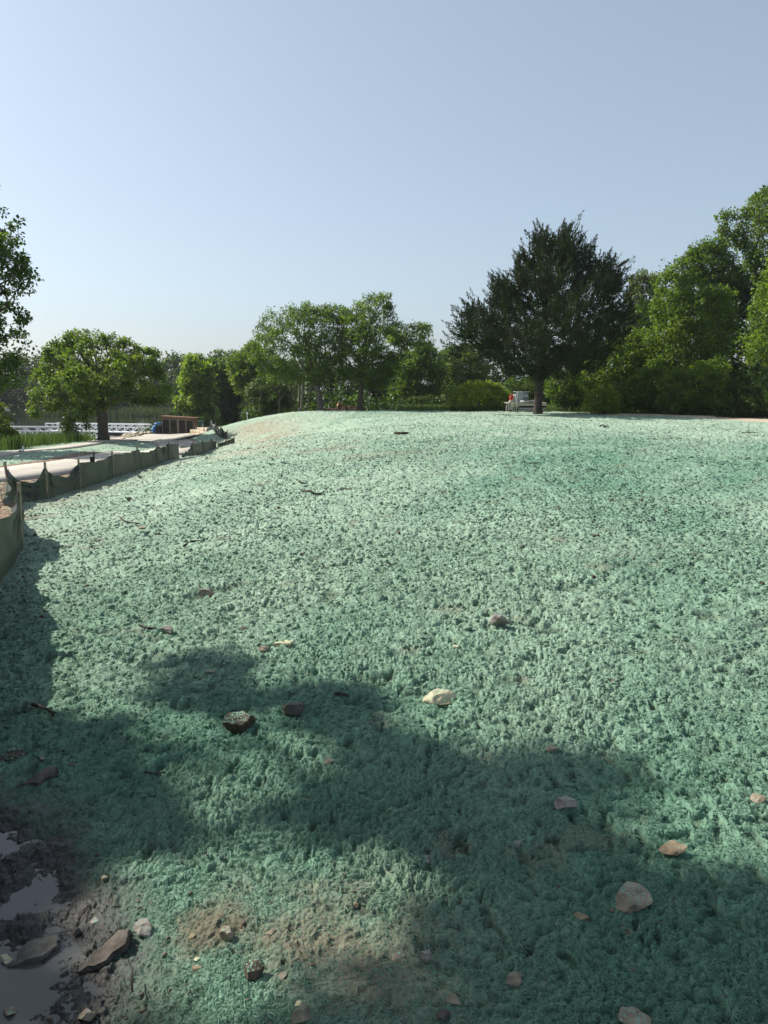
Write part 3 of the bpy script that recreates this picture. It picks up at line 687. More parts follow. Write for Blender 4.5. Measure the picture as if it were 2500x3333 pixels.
poly_tree('walnut_tree', [(1105, 1010), (1160, 985), (1220, 955), (1265, 950), (1280, 1000), (1270, 1035), (1310, 1060), (1350, 1055), (1395, 1060), (1412, 1120), (1390, 1135), (1330, 1120), (1300, 1170), (1310, 1225), (1240, 1260), (1180, 1250), (1120, 1240), (1090, 1190), (1110, 1100)],
          58, (1171, 1337), 16, G_MID + G_LIGHT[:1], 'tallest feathery tree on the crest with one long bare limb reaching right above the logs', n=470, lean=(1190, 1150), r_base=0.24, per=50, leaf=(0.20, 0.085), blob=0.42, depth=0.8, path_w=0.45)
poly_tree('juniper_tree', [(1478, 1100), (1490, 1010), (1515, 985), (1590, 1010), (1600, 900), (1630, 890), (1680, 920), (1670, 860), (1690, 800), (1730, 830), (1735, 755), (1765, 740), (1800, 765), (1850, 725), (1872, 765), (1920, 770), (1915, 820), (1970, 825), (2010, 850), (2030, 890), (2035, 940), (2060, 1020), (2055, 1110), (2000, 1160), (1960, 1215), (1860, 1235), (1740, 1235), (1650, 1230), (1590, 1190), (1540, 1150)],
          50, (1750, 1347), 17, G_CEDAR, 'big dark juniper with spiky plumes standing alone on the right of the crest', n=1000, lean=(1790, 860), r_base=0.27, bark='bark_dark', spikes=[(1742, 742), (1768, 735), (1862, 712), (1925, 768), (1968, 822), (2018, 828), (2040, 852), (1693, 805), (1632, 885), (1605, 905), (1514, 985), (1492, 1010), (1482, 1062), (1474, 1108), (2048, 960), (1560, 1000), (1820, 770)], mode='plume', per=105, leaf=(0.27, 0.068), blob=0.95, depth=0.95, path_w=0.30)
poly_tree('round_shrub', [(1455, 1320), (1470, 1275), (1510, 1245), (1560, 1238), (1620, 1255), (1655, 1280), (1650, 1325), (1600, 1350), (1480, 1350)],
          57, (1555, 1345), 18, G_YEL + G_LIGHT, 'rounded yellow green shrub just left of the loaded trailer', n=190, r_base=0.06, per=55, leaf=(0.15, 0.10), blob=0.36, cat='shrub', path_w=0.15)
poly_tree('maple_sapling', [(580, 1330), (565, 1310), (600, 1280), (590, 1230), (600, 1180), (625, 1155), (640, 1190), (680, 1180), (700, 1240), (700, 1300), (680, 1340), (640, 1345), (610, 1350)],
          84, (690, 1378), 19, G_LIGHT, 'bright light green tree behind the timber locker at the lake edge', n=230, r_base=0.16, per=50, leaf=(0.30, 0.22), blob=0.55, lean=(665, 1240))
poly_tree('juniper_tree', [(725, 1370), (715, 1300), (730, 1240), (750, 1205), (765, 1230), (775, 1300), (775, 1375)],
          82, (748, 1380), 20, G_CEDAR, 'narrow dark juniper between the light green tree and the wooded crest', n=150, r_base=0.12, mode='plume', per=55, leaf=(0.36, 0.10), blob=0.75)
for i, (poly, D, bp, pal, lab, n, lf) in enumerate([
    ([(610, 1175), (622, 1150), (650, 1155), (690, 1180), (700, 1165), (730, 1160), (745, 1200), (740, 1260), (660, 1270)], 100, (690, 1370), G_MID, 'thin crowned tree rising behind the bright light green one', 150, (0.32, 0.20)),
    ([(745, 1180), (770, 1140), (800, 1125), (830, 1110), (850, 1150), (860, 1230), (850, 1290), (780, 1290), (760, 1240)], 78, (810, 1355), G_LIGHT + G_MID, 'round topped tree left of the fan shaped one, behind the pale shoulder of the hill', 210, (0.24, 0.15)),
    ([(800, 1260), (850, 1220), (920, 1230), (960, 1260), (950, 1320), (880, 1340), (810, 1340)], 68, (880, 1345), G_MID + G_DARK, 'low shady tree among bare thin trunks under the fan shaped crown', 150, (0.2, 0.13)),
    ([(1290, 1180), (1330, 1130), (1380, 1120), (1430, 1140), (1445, 1200), (1440, 1290), (1380, 1325), (1290, 1320), (1270, 1250)], 72, (1360, 1336), G_MID, 'dense green tree behind the crest under the long bare limb', 260, (0.22, 0.15)),
    ([(1420, 1160), (1450, 1135), (1500, 1125), (1560, 1110), (1590, 1160), (1590, 1260), (1520, 1300), (1430, 1310)], 78, (1500, 1336), G_MID + G_GREY[:1], 'mid green tree rising behind the rounded yellow green shrub', 240, (0.24, 0.16)),
    ([(2040, 960), (2060, 900), (2090, 880), (2130, 890), (2150, 950), (2150, 1080), (2060, 1080)], 80, (2100, 1340), G_GREY, 'hazy grey green tree top showing between the juniper and the bright wood', 150, (0.26, 0.17)),
    ([(2085, 1150), (2130, 1020), (2140, 920), (2165, 860), (2200, 830), (2235, 850), (2260, 900), (2330, 930), (2390, 950), (2400, 1060), (2360, 1150), (2300, 1200), (2200, 1240), (2120, 1230)], 55, (2220, 1345), G_LIGHT[:1] + G_OAK + G_MID, 'large sunlit light green tree in the middle of the right hand wood', 430, (0.22, 0.12)),
    ([(2225, 850), (2245, 810), (2280, 795), (2330, 770), (2370, 800), (2400, 850), (2440, 900), (2430, 980), (2330, 960), (2270, 920)], 64, (2330, 1340), G_MID, 'deep green tree top behind the sunlit one in the right hand wood', 240, (0.22, 0.14)),
    ([(2340, 720), (2370, 690), (2420, 700), (2450, 640), (2490, 620), (2560, 600), (2700, 640), (2750, 800), (2700, 950), (2560, 1000), (2440, 880), (2400, 800), (2350, 760)], 55, (2560, 1350), G_MID + G_GREY[:1], 'tallest tree at the right edge with open branching crown', 420, (0.20, 0.14)),
    ([(2420, 1160), (2440, 1050), (2480, 930), (2500, 840), (2600, 830), (2650, 1000), (2640, 1200), (2520, 1260)], 47, (2560, 1360), G_MID + G_LIGHT + G_YEL[:1], 'light green tree cut by the right edge below the tallest crown', 260, (0.17, 0.11)),
    ([(1880, 1180), (1960, 1130), (2050, 1060), (2100, 1090), (2130, 1180), (2100, 1290), (2000, 1330), (1900, 1330)], 57, (2010, 1345), G_MID + G_LIGHT, 'leafy tree filling the gap under the right side of the juniper', 300, (0.2, 0.13)),
]):
    poly_tree('broadleaf_tree', poly, D, bp, 30 + i, pal, lab, n=n, r_base=0.16, per=50, leaf=lf, blob=0.52, path_w=0.4)
for i, (poly, D, bp, pal, lab, n, md) in enumerate([
    ([(1775, 1250), (1830, 1200), (1890, 1215), (1900, 1300), (1880, 1345), (1790, 1345)], 56, (1840, 1346), G_MID, 'shady shrub just right of the juniper trunk', 130, 'leaf'),
    ([(1920, 1340), (1915, 1295), (1950, 1265), (1990, 1270), (2010, 1300), (2005, 1345)], 49, (1965, 1348), G_YEL, 'bright yellow green shrub at the foot of the wood right of the juniper', 90, 'leaf'),
    ([(2000, 1345), (2010, 1270), (2060, 1220), (2150, 1190), (2200, 1230), (2170, 1350)], 51, (2100, 1350), G_OAK + G_MID, 'dark shrub at the foot of the sunlit tree', 190, 'leaf'),
    ([(2140, 1350), (2160, 1240), (2240, 1190), (2340, 1160), (2390, 1230), (2380, 1320), (2330, 1360)], 49, (2260, 1355), G_OAK + G_LIGHT[:1], 'broad overhanging shrub in front of the sunlit tree beside the gravel road', 250, 'leaf'),
    ([(2320, 1370), (2340, 1280), (2400, 1230), (2450, 1180), (2560, 1170), (2620, 1280), (2600, 1380), (2450, 1380)], 45, (2460, 1368), G_CEDAR + G_MID[:1] + G_OAK[:1], 'dark feathery juniper bush at the right edge beside the gravel road', 260, 'plume'),
    ([(1690, 1330), (1640, 1300), (1650, 1240), (1720, 1220), (1790, 1240), (1790, 1340)], 64, (1710, 1343), G_MID + G_DARK, 'dusky shrub behind the loaded trailer', 150, 'leaf'),
    ([(1290, 1345), (1300, 1300), (1380, 1290), (1450, 1300), (1460, 1345)], 66, (1380, 1340), G_DARK, 'low dark thicket right of the log pile', 130, 'leaf'),
]):
    poly_tree('shrub', poly, D, bp, 60 + i, pal, lab, n=n, r_base=0.06, per=55, leaf=(0.16, 0.10) if md == 'leaf' else (0.30, 0.08), blob=0.42 if md == 'leaf' else 0.6, cat='shrub', path_w=0.15, mode=md)
# slim bare trunks under the crest trees
for i, (u, vt, vb, D, ln) in enumerate([(905, 1270, 1352, 64, 6), (912, 1260, 1350, 66, -3), (955, 1280, 1346, 62, 4), (975, 1250, 1343, 61, 0), (983, 1240, 1343, 62, 2), (1000, 1270, 1342, 62, 10), (940, 1290, 1348, 66, 5), (806, 1300, 1362, 62, -2), (885, 1290, 1352, 67, 3), (845, 1290, 1358, 66, 4)]):
    b = at(u, vb, D); b[2] = float(z_soft(b[0], b[1])) - 0.05; t = at(u + ln, vt - 40, D) - b
    m = MB(); pts = [t * f + np.array([0.05 * math.sin(5 * f + i), 0, 0]) for f in np.linspace(0, 1, 7)]
    r0 = 0.10 if 970 < u < 990 else 0.045
    m.tube(pts, [r0 * (1.15 - 0.6 * f) for f in np.linspace(0, 1, 7)], 7)
    for k in range(4):
        f = 0.45 + 0.13 * k; a = k * 2.3 + i; q = t * f
        m.tube([q, q + np.array([math.cos(a) * 0.35, math.sin(a) * 0.3, 0.35]), q + np.array([math.cos(a) * 0.6, math.sin(a) * 0.5, 0.8])], [0.02, 0.014, 0.006], 5)
    o = m.build('sapling', M['bark_pale' if r0 > 0.05 else 'bark'], smooth=True); o.location = b
    tag(o, ('thick pale bare trunk' if r0 > 0.05 else 'thin bare sapling trunk') + ' in the shade left of the fan shaped tree', 'tree', 'bare thin trunks under the crest trees')
# the woods behind, too deep to tell trunks apart
def wood(name, rows, seed, pal, leaf, per, blob, label):
    rng = np.random.default_rng(seed); Vs, Qs, Cs = [], [], []; nv = 0
    for (x, y, h, w) in rows:
        z0 = float(z_soft(x, y)); n = int(38 * w * h / 20)
        th_ = rng.uniform(0, 2 * math.pi, n); ph = rng.uniform(0.02, 1, n)
        rad = w * 0.5 * np.sin(math.pi * np.clip(0.12 + ph * 0.83, 0, 1)) ** 0.6 * rng.uniform(0.5, 1.05, n)
        C = np.stack([x + rad * np.cos(th_), y + rad * np.sin(th_), z0 + h * ph * rng.uniform(0.93, 1.03, n)], -1)
        k = int(per); own = np.repeat(np.arange(n), k); m = len(own)
        off = rnd_unit(rng, m) * (rng.uniform(0, 1, m) ** 0.45)[:, None] * blob
        P = C[own] + off; Dr = rnd_unit(rng, m); N = rnd_unit(rng, m) * 0.7 + np.array([0, 0, 0.9])
        V, Q = leaf_quads(P, Dr, N, leaf * rng.uniform(0.6, 1.3, m), leaf * 0.65 * rng.uniform(0.7, 1.3, m), rng)
        pl = np.array(pal) * np.array([0.95, 1.0, 0.9]); c = pl[rng.integers(0, len(pl), n)] * rng.uniform(0.75, 1.2, n)[:, None]
        Vs.append(V); Qs.append(Q + nv); nv += len(V); Cs.append(np.repeat(c[own] * rng.uniform(0.8, 1.2, m)[:, None], 4, 0))
    o = mesh_np(name, np.concatenate(Vs), np.concatenate(Qs), M['leaf'], colors=np.concatenate(Cs)); return tag(o, label, 'woods', kind='stuff')
rg = random.Random(5)
rows = [(x + rg.uniform(-2, 2), 174 + rg.uniform(0, 10) + 0.02 * abs(x + 60), rg.uniform(11, 15) * (1.0 if x < -50 else 0.95), rg.uniform(9, 13)) for x in np.arange(-150, -18, 5.5)]
wood('far_woods', rows, 71, G_MID + G_DARK + G_GREY[:1], 0.75, 18, 1.3, 'dark wooded far shore across the lake')
rows = []
for u, D, vt in [(600, 125, 1230), (650, 118, 1215), (700, 112, 1215), (760, 100, 1215), (820, 95, 1160), (880, 92, 1165), (930, 86, 1185), (980, 88, 1175), (1040, 84, 1190), (1100, 86, 1200), (1150, 82, 1215), (1210, 84, 1190), (1270, 82, 1180), (1330, 86, 1165), (1390, 88, 1160), (1450, 90, 1165), (1510, 86, 1160), (1570, 88, 1180), (1630, 80, 1200), (1700, 78, 1190), (1770, 78, 1180), (1840, 76, 1150), (1910, 74, 1120), (1980, 72, 1060), (2050, 72, 1010), (2120, 70, 980), (2190, 70, 960), (2260, 68, 940), (2330, 68, 920), (2400, 64, 900), (2470, 64, 880), (2540, 60, 860), (2620, 58, 840), (2720, 56, 800),
                 (850, 74, 1290), (920, 72, 1300), (990, 71, 1290), (1060, 70, 1295), (1120, 70, 1300), (1190, 70, 1290), (1260, 72, 1290), (1320, 74, 1285), (1680, 70, 1270), (1760, 68, 1260), (1900, 62, 1250), (2000, 60, 1220), (2120, 58, 1200), (2240, 57, 1180), (2360, 54, 1200), (2480, 52, 1180)]:
    p = at(u, vt, D); zb = float(z_soft(p[0], p[1])); rows.append((p[0], p[1], p[2] - zb, 5.0 if D > 74 else 4.2))
wood('backing_woods', rows, 72, G_DARK + G_MID, 0.34, 44, 0.62, 'deep shaded wood filling in behind the crest trees')

# grasses
rng = np.random.default_rng(3)
def in_px(quads, n, D0, D1):
    out = []
    return out
def scatter(poly, n, seed):
    r_ = np.random.default_rng(seed); P = np.array(poly); lo, hi = P.min(0), P.max(0); out = np.zeros((0, 2))
    while len(out) < n:
        q = r_.uniform(lo, hi, (n, 2)); q = q[poly_sd(q[:, 0], q[:, 1], P) < 0]; out = np.concatenate([out, q])
    return out[:n]
blades('shore_grass', scatter([(-34, 36), (-19.6, 36.5), (-20.2, 42), (-21.2, 49), (-21.2, 54), (-23, 62), (-36, 62), (-44, 45)], 26000, 4), 0.75, 0.018, 5, [(0.05, 0.09, 0.022), (0.065, 0.105, 0.024), (0.09, 0.12, 0.032)], 'bright green shore grass below the white gangway', 'grass')
blades('reeds', scatter([(-25.5, 78), (-22.0, 80), (-14, 84), (-14, 118), (-20.5, 118), (-20.6, 96)], 9000, 6), 1.3, 0.03, 7, [(0.06, 0.10, 0.03), (0.09, 0.13, 0.035)], 'green reeds on the bank behind the timber locker', 'reeds')
blades('far_reeds', scatter([(-80, 166), (-40, 161), (-26, 150), (-24, 140), (-19, 140), (-20, 165), (-80, 173)], 9000, 8), 1.5, 0.07, 9, [(0.04, 0.06, 0.024), (0.055, 0.075, 0.03)], 'reed bed along the far shore of the lake', 'reeds')
blades('meadow_grass', scatter([(1, 56), (9, 56), (18, 51.5), (26, 46), (34, 40), (36, 44), (28, 51), (18, 57), (8, 66), (1, 68)], 22000, 10), 0.38, 0.014, 11, [(0.08, 0.13, 0.03), (0.11, 0.14, 0.04), (0.06, 0.10, 0.025)], 'rough green grass along the foot of the wood', 'grass')

# ------------------------------------------------------------------ silt fences
def silt_fence(name, posts, hs, sags, label, seed, skip=(), z_drop=0.03, lean=None):
    root = empty(name, (posts[0][0], posts[0][1], zg(*posts[0])), label, 'silt fence'); o0 = np.array(root.location)
    rngf = np.random.default_rng(seed)
    for i, (x, y) in enumerate(posts):
        if i in skip: continue
        zb = zg(x, y); lx, ly = (lean or {}).get(i, (0, 0))
        m = MB(); h = hs[i] + 0.10
        q = Vector((lx, ly, 1.0)).to_track_quat('Z', 'Y').to_matrix()
        m.box(Vector((x, y, zb)) - Vector(o0) + q @ Vector((0, 0.022, h / 2 - 0.1)), (0.04, 0.035, h + 0.2), q)
        m.build('stake', M['stake'], root)
    for i in range(len(posts) - 1):
        a = np.array(posts[i]); b = np.array(posts[i + 1]); d = b - a; L = np.linalg.norm(d); nrm = np.array([-d[1], d[0]]) / L
        nu = max(14, int(L / 0.07)); nv = 12; ph = rngf.uniform(0, 6.28, 4)
        S = np.linspace(0, 1, nu + 1); T = np.linspace(0, 1, nv + 1); SS, TT = np.meshgrid(S, T, indexing='ij')
        bx = a[0] + d[0] * S; by = a[1] + d[1] * S; zb = z_full(bx, by)
        k = np.ones(5) / 5; zb = np.convolve(np.pad(zb, 2, 'edge'), k, 'valid')
        h = hs[i] * (1 - S) + hs[i + 1] * S; sag = sags[i]
        prof = h * (1 - sag * (1 - (2 * np.abs(S - 0.5)) ** 2.2)) + 0.012 * np.sin(23 * S + ph[0])
        fold = 0.034 * np.sin(S * L * 5.5 + ph[1])[:, None] * TT + (0.03 + 0.13 * sag) * (np.sin(math.pi * S)[:, None]) * (0.35 + np.sin(TT * 5 + ph[2] + 4 * SS)) * TT ** 0.7
        # tension creases fanning out of the stake tops
        for s0 in (0.0, 1.0):
            dx = np.abs(SS - s0) * L; dz = (1 - TT) * h[:, None]
            ang = np.arctan2(dz, dx + 1e-3); rad = np.sqrt(dx ** 2 + dz ** 2)
            fold = fold + 0.034 * np.sin(ang * 15 + ph[3]) * np.exp(-((rad - 0.35) / 0.35) ** 2) * (0.4 + 1.6 * min(1, sag * 2.5))
        fold *= np.minimum(1, 12 * np.minimum(SS, 1 - SS) + 0.02)
        Xv = bx[:, None] + nrm[0] * fold; Yv = by[:, None] + nrm[1] * fold; Zv = zb[:, None] - z_drop + (prof[:, None] + z_drop) * TT
        V = np.stack([Xv, Yv, Zv], -1).reshape(-1, 3) - o0
        ii = np.arange(nu)[:, None] * (nv + 1) + np.arange(nv)[None, :]
        Q = np.stack([ii, ii + nv + 1, ii + nv + 2, ii + 1], -1).reshape(-1, 4)
        mesh_np('fabric_panel', V, Q, M['fabric'], root, smooth=True)
    return root
P_ = FENCE_XY
silt_fence('silt_fence', P_, [0.78, 0.80, 0.80, 0.72, 0.72, 0.76, 0.70, 0.66, 0.66, 0.68, 0.68, 0.68, 0.72],
           [0.10, 0.08, 0.08, 0.26, 0.62, 0.44, 0.42, 0.10, 0.08, 0.22, 0.14, 0.06], 'long dark green silt fence sagging between wooden stakes along the left foot of the slope', 1, lean={4: (0.03, 0.0), 5: (-0.10, 0.02)})
P2 = [tuple(at(*q)[:2]) for q in [(592, 1489, 35.5), (630, 1484, 39), (662, 1478, 42), (690, 1472, 45), (704, 1468, 46)]]
silt_fence('silt_fence', P2, [0.12, 0.66, 0.68, 0.62, 0.66], [0.35, 0.10, 0.22, 0.35], 'short dark silt fence section just past the gap below the stone wall', 2, skip=(0,))
P3 = [tuple(at(*q)[:2]) for q in [(710, 1466, 46.5), (735, 1461, 47), (764, 1453, 48)]]
silt_fence('silt_fence', P3, [0.20, 0.34, 0.36], [0.05, 0.03], 'lowest dark silt fence stub ending on the slope, rightmost of the fence sections', 3)
P4 = [tuple(at(*q)[:2]) for q in [(640, 1408, 70), (665, 1412, 65), (676, 1420, 61), (688, 1433, 57), (704, 1440, 54), (722, 1445, 52), (742, 1447, 51)]]
silt_fence('silt_fence', P4, [0.85, 0.8, 0.9, 0.8, 0.8, 0.75, 0.6], [0.5, 0.4, 0.3, 0.45, 0.35, 0.3], 'ragged far silt fence climbing the slope beside the pale stone wall', 4)
m = MB(); fx, fy, _ = at(300, 1500, 21.3); m.box((0, 0, 0.32), (0.11, 0.03, 0.64), None, 0.004); m.box((0.055, 0.0, 0.36), (0.03, 0.035, 0.8))
o = m.build('loose_flap', M['black']); o.location = (fx, fy, zg(fx, fy)); tag(o, 'black strip of plastic on a stake just behind the sagging silt fence', 'strip')

# ------------------------------------------------------------------ shelter and lakeside things
SX, SY = at(581, 1417, 74)[:2]; SZ = float(z_soft(SX, SY)) + 0.06
k = 74 / F
sw, sh, sdp = 108 * k, 55 * k, 1.2
tl_ = empty('timber_locker', (SX, SY, SZ), 'low brown timber locker with four dark clear doors and a sloping roof by the lake', 'locker', rz=math.radians(-3))
m = MB(); m.box((-sw / 2 + 0.04, sdp / 2, sh / 2), (0.08, sdp, sh)); m.box((sw / 2 - 0.04, sdp / 2, sh * 0.47), (0.08, sdp, sh * 0.94)); m.box((0, sdp - 0.03, sh * 0.48), (sw - 0.17, 0.05, sh * 0.96)); m.box((0, sdp / 2 - 0.02, 0.05), (sw - 0.17, sdp - 0.1, 0.1)); m.build('wall', M['cedarwood'], tl_)
m = MB(); q = Matrix.Rotation(math.radians(3.2), 3, 'Y'); m.box((0.03, sdp / 2 - 0.05, sh + 0.02), (sw + 0.24, sdp + 0.36, 0.09), q); m.build('roof', M['cedarwood'], tl_)
m = MB(); m.box((0, -0.01, sh * 0.5), (0.10, 0.08, sh - 0.10)); m.box((0, -0.012, sh - 0.10), (sw - 0.18, 0.08, 0.09), q); m.build('post', M['palewood'], tl_)
dw = (sw - 0.30) / 4
for i in range(4):
    cx = -sw / 2 + 0.10 + dw * (i + 0.5) + (0.1 if i > 1 else 0)
    hh = sh - 0.19 - 0.05 * (cx + sw / 2); fr = MB()
    for sx in (-1, 1): fr.box((cx + sx * (dw / 2 - 0.025), -0.03, 0.08 + hh / 2), (0.045, 0.05, hh))
    for zz in (0.11, 0.05 + hh): fr.box((cx, -0.03, zz), (dw - 0.10, 0.048, 0.05))
    f = fr.build('door', M['palewood'], tl_)
    m = MB(); m.box((cx, -0.028, 0.08 + hh / 2), (dw - 0.09, 0.012, hh - 0.06)); m.build('pane', M['pane'], f)
def vest(name, loc, mat, s, label):
    m = MB()
    for sx in (-1, 1): m.box((sx * 0.11 * s, 0, 0.2 * s), (0.17 * s, 0.09 * s, 0.42 * s), Matrix.Rotation(sx * 0.08, 3, 'Y'), 0.03 * s)
    m.box((0, 0.05 * s, 0.30 * s), (0.36 * s, 0.06 * s, 0.3 * s), None, 0.02 * s); m.tube([(-0.2 * s, -0.05 * s, 0.12 * s), (0, -0.075 * s, 0.12 * s), (0.2 * s, -0.05 * s, 0.12 * s)], 0.02 * s, 6)
    o = m.build(name, mat); o.location = loc; return tag(o, label, 'life vest')
lx = SX - sw / 2 + 0.5; vest('life_vest', (lx, SY + 0.35, SZ + 0.62), M['yellow'], 1.5, 'yellow life vest hanging behind the leftmost clear door of the locker')
m = MB(); m.box((0, 0, 0.42), (0.50, 0.5, 0.84), None, 0.02); m.box((0, 0, 0.87), (0.56, 0.56, 0.06), None, 0.01); m.box((-0.2, -0.27, 0.08), (0.06, 0.05, 0.16)); m.box((0.2, -0.27, 0.08), (0.06, 0.05, 0.16))
o = m.build('waste_bin', M['black']); o.location = (*at(518, 1419, 73.5)[:2], SZ); tag(o, 'black bin standing left of the timber locker', 'bin')
# stacked blue paddle boats
for i in range(4):
    m = MB(); bw, bh = 0.80, 0.30
    prof = []
    def hull(u_, v_, i=i):
        a = u_ * 2 * math.pi; e = 0.75 + 0.25 * math.sin(v_ * math.pi); r_ = [0.72, 0.95, 1.0, 0.80][min(3, int(v_ * 3.999))]
        return Vector((math.copysign(abs(math.cos(a)) ** 0.7, math.cos(a)) * bw * 0.5 * r_, math.copysign(abs(math.sin(a)) ** 0.7, math.sin(a)) * 1.3 * r_, v_ * bh))
    m.grid(hull, 28, 4)
    m.box((0, 0.3, bh), (bw * 0.62, 0.7, 0.10), None, 0.03); m.box((0, -0.6, bh), (bw * 0.5, 0.5, 0.12), None, 0.03)
    o = m.build('paddle_boat', M['blue'], smooth=True); px, py, _ = at(513, 1412, 76); o.location = (px + [0, -0.05, 0.10, 0.16][i], py, SZ + 0.02 + i * 0.235); o.scale = ([1, 1.0, 0.95, 0.8][i],) * 2 + (1,)
    tag(o, ['lowest blue paddle boat in the stack left of the timber locker', 'second lowest blue paddle boat in the stack behind the black bin', 'third blue paddle boat from the ground in the stack by the locker', 'topmost and smallest blue paddle boat on the stack by the locker'][i], 'boat', 'stacked blue boats')
gx, gy, _ = at(653, 1397, 80); gz = float(z_soft(gx, gy))
gb_ = 0.6; gb = empty('dumpster', (gx, gy, gz), 'dark green dumpster half hidden right of the timber locker', 'dumpster')
gb.scale = (0.55, 0.7, 0.6); m = MB(); m.box((0, 0, 0.55), (1.5, 1.0, 1.1), None, 0.03); [m.box((sx, -0.53, 0.55), (0.08, 0.06, 0.9)) for sx in (-0.5, 0, 0.5)]; m.build('body', M['green_plastic'], gb)
m = MB(); m.box((0, 0, 1.14), (1.56, 1.06, 0.07), Matrix.Rotation(0.05, 3, 'X'), 0.01); m.build('lid', M['green_plastic'], gb)
hr = MB(); hx, hy, _ = at(661, 1400, 73); hr.tube([(0, 0, -0.1), (0, 0, 1.05)], 0.03, 6); hr.tube([(0, 0, 1.02), (-0.25, 0.3, 0.55), (-0.6, 0.6, 0.4), (-0.95, 0.9, 0.62)], 0.022, 6); hr.tube([(-0.95, 0.9, -0.1), (-0.95, 0.9, 0.75)], 0.03, 6)
o = hr.build('chain_post', M['steel']); o.location = (hx, hy, float(z_soft(hx, hy))); tag(o, 'grey posts with a slack white chain beside the green dumpster', 'chain fence')

def gangway(name, a, b, zb, w, h, nb, label, flip=0.5):
    a = Vector((a[0], a[1], zb[0])); b = Vector((b[0], b[1], zb[1])); d = b - a; dh = Vector((d.x, d.y, 0)).normalized(); nr_ = Vector((-dh.y, dh.x, 0))
    root = empty(name, a, label, 'gangway'); dd = d
    m = MB(); 
    for kx in range(5): m.bar(nr_ * (w * (kx / 4 - 0.5) * 0.9) + Vector((0, 0, 0.05)), dd + nr_ * (w * (kx / 4 - 0.5) * 0.9) + Vector((0, 0, 0.05)), w * 0.22, 0.04)
    m.build('deck', M['alu'], root)
    for s in (-1, 1):
        m = MB(); o_ = nr_ * (s * w / 2)
        m.bar(o_ + Vector((0, 0, h)), o_ + dd + Vector((0, 0, h)), 0.09, 0.13); m.bar(o_ + Vector((0, 0, 0.03)), o_ + dd + Vector((0, 0, 0.03)), 0.09, 0.14)
        m.bar(o_ + Vector((0, 0, h * 0.62)), o_ + dd + Vector((0, 0, h * 0.62)), 0.03, 0.06)
        for k_ in range(nb + 1):
            p = o_ + dd * (k_ / nb); m.bar(p + Vector((0, 0, 0.1)), p + Vector((0, 0, h - 0.06)), 0.075)
            if k_ < nb:
                p2 = o_ + dd * ((k_ + 1) / nb)
                if k_ < nb * flip: m.bar(p + Vector((0, 0, h - 0.08)), p2 + Vector((0, 0, 0.1)), 0.055)
                else: m.bar(p + Vector((0, 0, 0.1)), p2 + Vector((0, 0, h - 0.08)), 0.055)
        m.build('side_truss', M['alu'], root)
    for s in (-1, 1):
        m = MB(); o_ = dd + nr_ * (s * w / 2)
        m.tube([o_ + Vector((0, 0, h)), o_ + dh * 0.3 + Vector((0, 0, h - 0.02)), o_ + dh * 0.42 + Vector((0, 0, h - 0.18)), o_ + dh * 0.42 + Vector((0, 0, h - 0.42)), o_ + dh * 0.3 + Vector((0, 0, h - 0.55)), o_ + Vector((0, 0, h - 0.57))], 0.035, 6)
        m.build('end_rail', M['alu'], root)
    return root
ga, gbp = at(-60, 1424, 70), at(315, 1428, 66)
gangway('gangway', ga, gbp, (ga[2], gbp[2]), 1.7, 0.96, 9, 'nearer white lattice gangway left of the oak trunk')
ga, gbp = at(168, 1403, 96), at(470, 1409, 84)
gangway('gangway', ga, gbp, (ga[2] + 0.05, gbp[2]), 1.5, 0.92, 12, 'farther white lattice gangway running behind the oak trunk to the blue boats', 0.3)
dk = empty('floating_dock', (*at(20, 1435, 70)[:2], LAKE_Z), 'dark floating dock under the left end of the near gangway', 'dock')
m = MB(); m.box((-3, 1.2, 0.16), (9, 2.6, 0.36), None, 0.03); m.build('float', M['black'], dk); m = MB(); [m.box((-7.4 + 0.3 * i, 1.2, 0.37), (0.27, 2.6, 0.04)) for i in range(30)]; m.build('decking', M['palewood'], dk)
# pavilion corner at the left edge
pv = empty('pavilion', (*at(-150, 1400, 62)[:2], float(z_soft(*at(-150, 1400, 62)[:2]))), 'open pavilion with pale sloping roof cut by the left edge', 'pavilion'); pz = pv.location.z; px0 = pv.location.x; py0 = pv.location.y
m = MB(); e1 = at(-30, 1338, 62) - np.array(pv.location)
rt = e1[2]; wdt = e1[0]
bm_ = m.bm; q4 = [(-wdt, -2.6, rt), (wdt, -2.6, rt), (wdt, 3.4, rt), (-wdt, 3.4, rt), (0, -1.0, rt + 1.9), (0, 1.8, rt + 1.9)]
vv = [bm_.verts.new(c) for c in q4] + [bm_.verts.new((c[0], c[1], c[2] - 0.14)) for c in q4[:4]]
for f in [(0, 1, 4), (1, 2, 5, 4), (2, 3, 5), (3, 0, 4, 5), (0, 6, 7, 1), (1, 7, 8, 2), (2, 8, 9, 3), (3, 9, 6, 0), (6, 9, 8, 7)]: bm_.faces.new([vv[k_] for k_ in f])
m.build('roof', M['rooftile'], pv)
for sx in (-1, 1):
    for sy in (-2.2, 3.0):
        m = MB(); m.box((sx * (wdt - 0.12), sy, rt / 2 - 0.3), (0.11, 0.11, rt + 0.4)); m.build('post', M['palewood'], pv)
